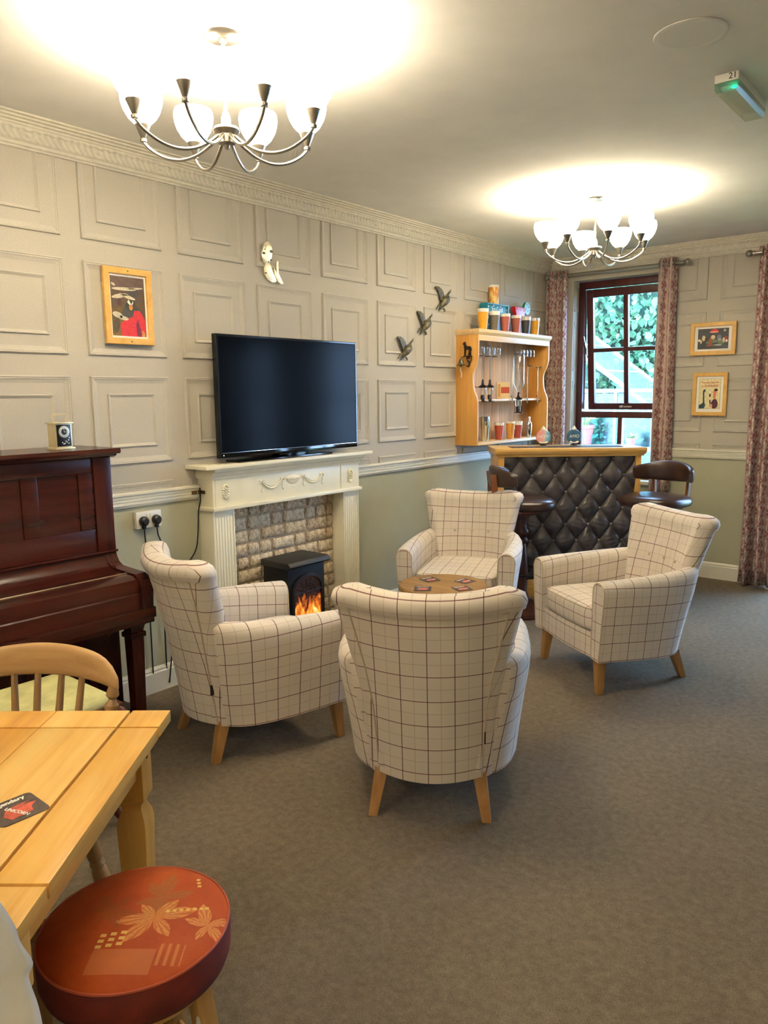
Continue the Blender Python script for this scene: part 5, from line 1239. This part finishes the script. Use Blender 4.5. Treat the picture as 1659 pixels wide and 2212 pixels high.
# ---------------------------------------------------------------- spindle-back chair behind the table
def spindle_chair(x, y, rz, label):
    """local: +y the way the sitter faces; origin under the crest rail"""
    t = thing('dining_chair', label, 'chair', (x, y, 0), rz)
    rings = []; n = 22
    for k in range(n+1):
        s_ = -1+2*k/n; xx = s_*0.236; yy = 0.060*(s_*s_)
        zt = 0.852 - 0.030*s_*s_ - 0.030*abs(s_)**8; zb = 0.758 - 0.014*s_*s_ - 0.012*abs(s_)**8
        zm = (zt+zb)/2; h = (zt-zb)/2*(1 - 0.35*abs(s_)**14); th = 0.013*(1-0.5*abs(s_)**14)
        rings.append([(xx, yy+th*math.copysign(abs(c)**0.7, c), zm+h*math.copysign(abs(q)**0.7, q)) for c, q in circ(14)])
    M().loft(rings).obj('crest_rail', MELM, t, smooth=60)
    for xx in (-0.105, -0.037, 0.037, 0.105):
        q = abs(xx)/0.236
        M().tube([(xx*0.80, 0.065, 0.455), (xx*0.9, 0.035+0.03*q*q, 0.62), (xx, 0.060*q*q, 0.765)], [0.008, 0.0115, 0.009], 10).obj('spindle', MELM2, t, smooth=True)
    for s_ in (-1, 1):
        P = [(0.185, 0.075, 0.455), (0.192, 0.068, 0.52), (0.200, 0.058, 0.60), (0.205, 0.054, 0.655), (0.207, 0.052, 0.675), (0.209, 0.050, 0.695), (0.210, 0.049, 0.705), (0.211, 0.048, 0.712), (0.212, 0.048, 0.722), (0.213, 0.047, 0.735), (0.214, 0.046, 0.75)]
        M().tube([(s_*a, b, c) for a, b, c in P], [0.014, 0.017, 0.016, 0.010, 0.017, 0.020, 0.012, 0.010, 0.018, 0.016, 0.011], 12).obj('back_post', MELM2, t, smooth=True)
    rings = []
    for z, e in ((0.425, 0.02), (0.432, 0.004), (0.45, 0.0), (0.458, 0.010), (0.455, 0.06)):
        ring = []
        for k in range(32):
            a = 2*PI*k/32; c, q = math.cos(a), math.sin(a)
            ring.append(((0.215-e)*math.copysign(abs(c)**0.55, c)*(1+0.06*q), 0.255+(0.205-e)*math.copysign(abs(q)**0.55, q), z))
        rings.append(ring)
    M().loft(rings).obj('seat', MELM, t, smooth=60)
    feet = []
    for (a, b, c, d) in ((-0.15, 0.40, -0.195, 0.435), (0.15, 0.40, 0.195, 0.435), (-0.13, 0.12, -0.185, 0.06), (0.13, 0.12, 0.185, 0.06)):
        P = [(c+(a-c)*z/0.43, d+(b-d)*z/0.43, z) for z in (0.0, 0.06, 0.16, 0.21, 0.222, 0.234, 0.246, 0.258, 0.30, 0.43)]
        M().tube(P, [0.014, 0.018, 0.024, 0.022, 0.017, 0.022, 0.017, 0.022, 0.020, 0.014], 12).obj('leg', MELM2, t, smooth=True); feet.append(P)
    for i, j in ((0, 2), (1, 3)): M().tube([feet[i][2], feet[j][2]], 0.010, 8).obj('stretcher', MELM2, t, smooth=True)
    a, b = Vector(feet[0][2]).lerp(Vector(feet[2][2]), 0.5), Vector(feet[1][2]).lerp(Vector(feet[3][2]), 0.5)
    M().tube([tuple(a), tuple(b)], 0.010, 8).obj('stretcher', MELM2, t, smooth=True)
    return t
MELM2 = wood('chair_turned_beech', (134, 102, 62), (158, 124, 80), (176, 142, 96), 'z', 0.4, bump=0.05)
spindle_chair(1.305, -5.52, fac(0.53, -0.85), 'pale beech spindle-back chair on the far side of the pine table')
chair_near = spindle_chair(2.115, -6.44, fac(-0.626, 0.780), 'pale beech chair under the white cloth at the bottom left corner')

# ---------------------------------------------------------------- white cloth over the chair at the near end
EDGE = [(2.20, -6.20, 0.90), (2.2965, -6.1223, 0.8612), (2.3105, -6.1059, 0.818), (2.3165, -6.0920, 0.776), (2.3180, -6.0860, 0.743), (2.3200, -6.0720, 0.704), (2.3150, -6.0780, 0.680), (2.3210, -6.0700, 0.628), (2.326, -6.066, 0.560), (2.33, -6.06, 0.45), (2.335, -6.06, 0.34)]
EDGE = catmull(EDGE, 4)
def clf(u, v):
    k = v*(len(EDGE)-1); i = min(int(k), len(EDGE)-2); p = Vector(EDGE[i]).lerp(Vector(EDGE[i+1]), k-i)
    d = Vector((-0.55, -0.83, 0.0)); n = Vector((0.83, -0.55, 0))
    return tuple(p + d*u*0.42 + n*(0.014*math.sin(13*u+2.5*v)*u + 0.010*math.sin(29*u-5*v)*min(1, u*4) + 0.02*math.sin(PI*min(1, u*5)/2)) + Vector((0, 0, 0.03*u*(1-v))))
o = M().grid(clf, 40, 40).obj('white_cloth', simple('white_cotton', (245, 242, 232), 0.9, var=0.01, sc=10), smooth=80)
sm = o.modifiers.new('thickness', 'SOLIDIFY'); sm.thickness = 0.002
tag(o, 'white cotton cloth hanging in folds in the bottom left corner', 'cloth')

# ---------------------------------------------------------------- orange topped stool
t = thing('round_stool', 'round stool with an orange flower-patterned padded top in the foreground', 'stool', (2.108, -5.775, 0), 0.0)
def m_orange():
    A = Mat('rust_orange_flower_fabric', (186, 76, 26), 0.6, spec=0.25)
    t_ = A.nt.nodes.new('ShaderNodeTexCoord'); sp = A.nt.nodes.new('ShaderNodeSeparateXYZ'); A.nt.links.new(t_.outputs['Object'], sp.inputs[0])
    X, Y = E(A.nt, sp.outputs[0]), E(A.nt, sp.outputs[1])
    c_, s_ = math.cos(AV), math.sin(AV)
    U = X*c_ + Y*s_; V = Y*c_ - X*s_        # U to the viewer's right, V away
    n = A.noise(8, 5, 0.6); f = A.noise(500, 2)
    c = A.ramp(n*0.8+f*0.2, [(0.25, (140, 48, 14)), (0.5, (168, 68, 18)), (0.7, (182, 86, 28))])
    wob = A.noise(40, 2)
    def flower(cx, cy, s, rot, col, k=5, amt=0.8):
        nonlocal c
        q = None
        for i in range(k):
            a = rot + i*2*PI/k + 0.2*math.sin(i*2.3)
            L = s*(0.56+0.14*math.sin(i*1.7)); w = L*0.40
            p = A.leaf(U, V, cx+math.cos(a)*L*1.0, cy+math.sin(a)*L*1.0, a, L, w)
            xx = (V-cy)*math.cos(a) - (U-cx)*math.sin(a); rr_ = ((U-cx)*math.cos(a) + (V-cy)*math.sin(a)).mx(0.004)
            st = ((xx/rr_)*26.0 + wob*2.5).sin().gt(-0.35)*0.6 + 0.4
            p = p*st; q = p if q is None else q.mx(p)
        vein = (A.noise(130, 3, 0.7)).gt(0.45)
        c = A.mix(q*amt*(vein*0.3+0.7), c, col)
    flower(0.035, 0.060, 0.062, 0.3, (150, 98, 46), 6, 0.75)
    flower(0.040, 0.000, 0.062, -0.9, (212, 142, 74), 6)
    flower(-0.055, 0.020, 0.045, 1.0, (128, 76, 32), 6, 0.6)
    flower(0.150, -0.020, 0.048, 0.5, (216, 146, 80), 5)
    # little cream squares
    cells = None
    for (a, b) in [(0.0, 0), (0.012, 0.002), (0.024, 0.004), (0.036, 0.006), (0.048, 0.008), (0.06, 0.010), (0.07, 0.013)]:
        q = (U-(0.062+a*1.1)).ab().lt(0.0038)*(V-(0.018+b)).ab().lt(0.004); cells = q if cells is None else cells.mx(q)
    for i in range(3):
        for j in range(3):
            q = (U-(-0.045+i*0.019)).ab().lt(0.0058)*(V-(-0.052-j*0.015+i*0.004)).ab().lt(0.0042); cells = cells.mx(q)
    for i in range(3):
        q = (U-(0.098+i*0.004)).ab().lt(0.004)*(V-(0.128-i*0.012)).ab().lt(0.004); cells = cells.mx(q)
    c = A.mix(cells*0.85, c, (220, 182, 96))
    blk = ((U-0.010).ab().lt(0.060))*((V+0.118).ab().lt(0.030))
    c = A.mix(blk*0.45, c, (196, 122, 66))
    lines = ((U*420.0).sin()).gt(0.2)*((U-0.095).ab().lt(0.028))*((V+0.100).ab().lt(0.026))
    c = A.mix(lines*0.6, c, (200, 128, 62))
    A.base(c); A.bump(f, 0.4, 0.001); return A.m
MORF = m_orange()
M().lathe([(0.1865, 0.490), (0.178, 0.497), (0.12, 0.504), (0.0, 0.508)], 64, cap=False).obj('padded_top', MORF, t, smooth=50)
M().lathe([(0, 0.405), (0.165, 0.405), (0.182, 0.412), (0.188, 0.430), (0.190, 0.480), (0.1865, 0.490)], 64, cap=False).obj('side_band', simple('stool_side_shaded_cloth', (96, 26, 10), 0.7, var=0.2, sc=14), t, smooth=50)  # pad side coloured darker than the top to stand in for shade
M().tube([(0.1865*c, 0.1865*s_, 0.491) for c, s_ in circ(64)], 0.0028, 6, closed=True).obj('piping', simple('stool_piping', (168, 70, 30), 0.6), t, smooth=True)
M().lathe([(0, 0.375), (0.150, 0.375), (0.158, 0.385), (0.158, 0.405), (0, 0.405)], 40, cap=False).obj('wood_ring', MPT[1], t, smooth=40)
MSL = wood('stool_leg_wood', (156, 112, 56), (182, 138, 76), (200, 158, 94), 'z', 0.4)
for k in range(4):
    a = AV + R(-8) + k*PI/2; c, s_ = math.cos(a), math.sin(a)
    lg = M().loft([[(0.175*c+i*0.017, 0.175*s_+j*0.017, 0.0) for i, j in ((-1, -1), (1, -1), (1, 1), (-1, 1))], [(0.125*c+i*0.020, 0.125*s_+j*0.020, 0.376) for i, j in ((-1, -1), (1, -1), (1, 1), (-1, 1))]])
    lg.obj('leg', MSL, t, bevel=0.003)
    b = a+PI/2
    M().tube([(0.158*c, 0.158*s_, 0.13), (0.158*math.cos(b), 0.158*math.sin(b), 0.13)], 0.010, 8).obj('stretcher', MSL, t, smooth=True)
a = AV+R(-8); c, s_ = math.cos(a), math.sin(a)
pa = M()
for k in range(9):
    q = k*0.7; pa.ball((0.1365*c+0.010, 0.1365*s_-0.0215, 0.29+0.010*math.sin(q*2.1)), (0.006+0.003*math.sin(q), 0.001, 0.012+0.006*math.cos(q*1.3)), 8, 5)
lab(pa.obj('paint_patch', MWPL, t, smooth=True), 'worn white patch on the stool leg')

# ---------------------------------------------------------------- piano stool
t = thing('piano_stool', 'dark wood piano stool with curved legs and a pale green seat before the piano', 'stool', (0.815, -5.40, 0))
MPS = simple('pale_green_seat_cloth', (200, 196, 136), 0.85, var=0.12, sc=8)
M().loft([[(sx_*(0.195-e), sy*(0.255-e), z) for sx_, sy in ((-1, -1), (1, -1), (1, 1), (-1, 1))] for z, e in ((0.455, 0.0), (0.485, 0.0), (0.500, 0.012), (0.508, 0.05))]).obj('seat_pad', MPS, t, bevel=0.006)
fr = M()
for (x0, x1, y0, y1) in ((-0.21, 0.21, -0.272, -0.245), (-0.21, 0.21, 0.245, 0.272), (-0.21, -0.185, -0.245, 0.245), (0.185, 0.21, -0.245, 0.245)): fr.box(x0, x1, y0, y1, 0.41, 0.470)
fr.obj('seat_frame', MDARKW, t, bevel=0.006)
for sx_ in (-1, 1):
    for sy in (-1, 1):
        P = catmull([(sx_*0.185, sy*0.245, 0.45), (sx_*0.205, sy*0.265, 0.40), (sx_*0.200, sy*0.260, 0.30), (sx_*0.175, sy*0.235, 0.16), (sx_*0.170, sy*0.230, 0.07), (sx_*0.190, sy*0.250, 0.018), (sx_*0.205, sy*0.262, 0.008)], 4)
        M().tube(P, [0.026+0.010*math.exp(-((k-4)/3.0)**2)-0.017*(k/24)**0.8 + (0.006 if k > 20 else 0) for k in range(len(P))], 10).obj('leg', MDARKW, t, smooth=True)

# ---------------------------------------------------------------- outdoors seen through the window
struct(M().box(-9, 12, 0.26, 14, -0.35, -0.30).obj('ground', simple('lawn_ground', (70, 92, 50), 0.95, var=0.3, sc=5)))
def m_leaf(name, a, b):
    A = Mat(name, a, 0.5, spec=0.3); A.base(A.ramp(A.noise(2.2, 4), [(0.35, a), (0.65, b)])); return A.m
def foliage(label, cx, cy, cz, rx, ry, rz_, n, sz, cola, colb, seed):
    t = thing('leafy_tree', label, 'tree', (cx, cy, -0.30))
    rr = random.Random(seed)
    cz += 0.30
    M().tube([(0, 0, 0), (0.05, 0, cz*0.5), (0, 0, cz)], [0.10, 0.08, 0.05], 8).obj('trunk', simple('bark_'+str(seed), (70, 58, 46), 0.9), t)
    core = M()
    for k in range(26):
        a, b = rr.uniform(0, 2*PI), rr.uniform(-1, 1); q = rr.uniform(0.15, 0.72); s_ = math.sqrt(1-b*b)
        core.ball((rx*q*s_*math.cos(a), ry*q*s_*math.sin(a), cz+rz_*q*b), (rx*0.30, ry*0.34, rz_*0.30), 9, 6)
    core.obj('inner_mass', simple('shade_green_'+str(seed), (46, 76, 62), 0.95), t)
    g = M()
    for k in range(n):
        a, b = rr.uniform(0, 2*PI), rr.uniform(-1, 1); q = rr.uniform(0.72, 1.06); s_ = math.sqrt(1-b*b)
        p = Vector((rx*q*s_*math.cos(a), ry*q*s_*math.sin(a), cz+rz_*q*b))
        if p.y > ry*0.35: continue
        e = Matrix.Rotation(rr.uniform(0, 2*PI), 3, 'Z') @ Matrix.Rotation(rr.uniform(-1.3, 1.3), 3, 'X') @ Matrix.Rotation(rr.uniform(-0.9, 0.9), 3, 'Y')
        L = sz*rr.uniform(0.7, 1.3)
        g.add([tuple(p + e @ Vector(v)) for v in ((0, 0, 0), (L*0.30, L*0.2, 0.01), (L*0.40, L*0.55, 0.015), (L*0.2, L*0.9, 0), (0, L*1.05, -0.02), (-L*0.2, L*0.9, 0), (-L*0.40, L*0.55, 0.015), (-L*0.30, L*0.2, 0.01))], [(0, 1, 2, 3, 4, 5, 6, 7)])
    stuff(g.obj('foliage', m_leaf('leaf_green_'+str(seed), cola, colb), t))
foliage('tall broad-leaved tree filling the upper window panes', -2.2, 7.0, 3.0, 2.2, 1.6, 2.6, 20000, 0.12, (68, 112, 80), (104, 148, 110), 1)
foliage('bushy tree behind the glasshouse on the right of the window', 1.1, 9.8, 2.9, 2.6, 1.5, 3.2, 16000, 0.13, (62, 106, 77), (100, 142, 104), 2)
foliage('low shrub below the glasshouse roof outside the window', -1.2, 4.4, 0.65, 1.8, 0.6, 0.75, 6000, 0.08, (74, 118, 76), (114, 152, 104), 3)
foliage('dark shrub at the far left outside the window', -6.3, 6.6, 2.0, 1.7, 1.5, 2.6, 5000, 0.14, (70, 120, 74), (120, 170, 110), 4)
t = thing('greenhouse', 'pale framed glasshouse with a sloping glass roof outside the window', 'greenhouse', (0, 2.4, -0.30))
MGF = simple('glasshouse_frame', (120, 152, 158), 0.5); MGG = glassy('glasshouse_glass', (176, 214, 230), 0.02, 0.25)
def rz2(x): return 2.285 - 0.732*(x+0.741)      # roof line height above its base
for y in (0.0, 1.2): M().tube([(-1.55, y, rz2(-1.55)), (0.62, y, rz2(0.62))], 0.030, 4).obj('roof_rafter', MGF, t)
for k in range(5):
    x = -1.45+k*0.48; M().tube([(x, 0, rz2(x)), (x, 1.2, rz2(x))], 0.016, 4).obj('roof_bar', MGF, t)
    if k: M().add([(x-0.48, 0, rz2(x-0.48)+0.01), (x, 0, rz2(x)+0.01), (x, 1.2, rz2(x)+0.01), (x-0.48, 1.2, rz2(x-0.48)+0.01)], [(0, 1, 2, 3)]).obj('roof_pane', MGG, t)
M().box(-1.8, 0.70, -0.02, 0.02, 1.84, 1.885).obj('eaves_beam', MGF, t); M().box(-1.8, 0.70, 1.18, 1.22, 1.84, 1.885).obj('eaves_beam', MGF, t)
for k in range(6):
    x = -1.7+k*0.46
    M().box(x-0.018, x+0.018, -0.018, 0.018, 0, 1.84).obj('post', MGF, t)
    if k: M().box(x-0.44, x-0.02, -0.003, 0.003, 0.05, 1.83).obj('wall_pane', MGG, t)
M().box(-1.7, 0.6, -0.42, -0.06, 1.18, 1.205).obj('outer_shelf', MGF, t)
for k in range(3): M().box(-1.5+k*0.95, -1.46+k*0.95, -0.40, -0.08, 0, 1.18).obj('shelf_leg', MGF, t)
MPOT = simple('terracotta_plastic', (150, 84, 74), 0.6)
for k, (x, s_, lb) in enumerate(((-0.88, 1.0, 'left'), (-0.62, 1.25, 'larger middle'), (-0.02, 0.55, 'small right'))):
    t = thing('plant_pot', lb+' terracotta pot on the shelf outside the window', 'plant pot', (x, 2.16, 0.906))
    M().loft([[(r_*s_*i, r_*s_*j, z*s_) for i, j in circ(20)] for r_, z in ((0.075, 0.0), (0.10, 0.17), (0.108, 0.17), (0.110, 0.20), (0.098, 0.20), (0.094, 0.18))]).obj('pot', MPOT, t, smooth=40)
    g = M(); rr = random.Random(k)
    for q in range(60):
        a = rr.uniform(0, 2*PI); L = rr.uniform(0.06, 0.16)*s_; e = Matrix.Rotation(a, 3, 'Z')
        g.add([tuple(e @ Vector(v) + Vector((0, 0, 0.17*s_))) for v in ((0.0, 0, 0), (L*0.5, L*0.16, L*0.7), (L, 0, L*rr.uniform(0.3, 1.1)), (L*0.5, -L*0.16, L*0.6))], [(0, 1, 2, 3)])
    stuff(g.obj('leaves', m_leaf('pot_leaf_'+str(k), (96, 150, 84), (160, 200, 120)), t))
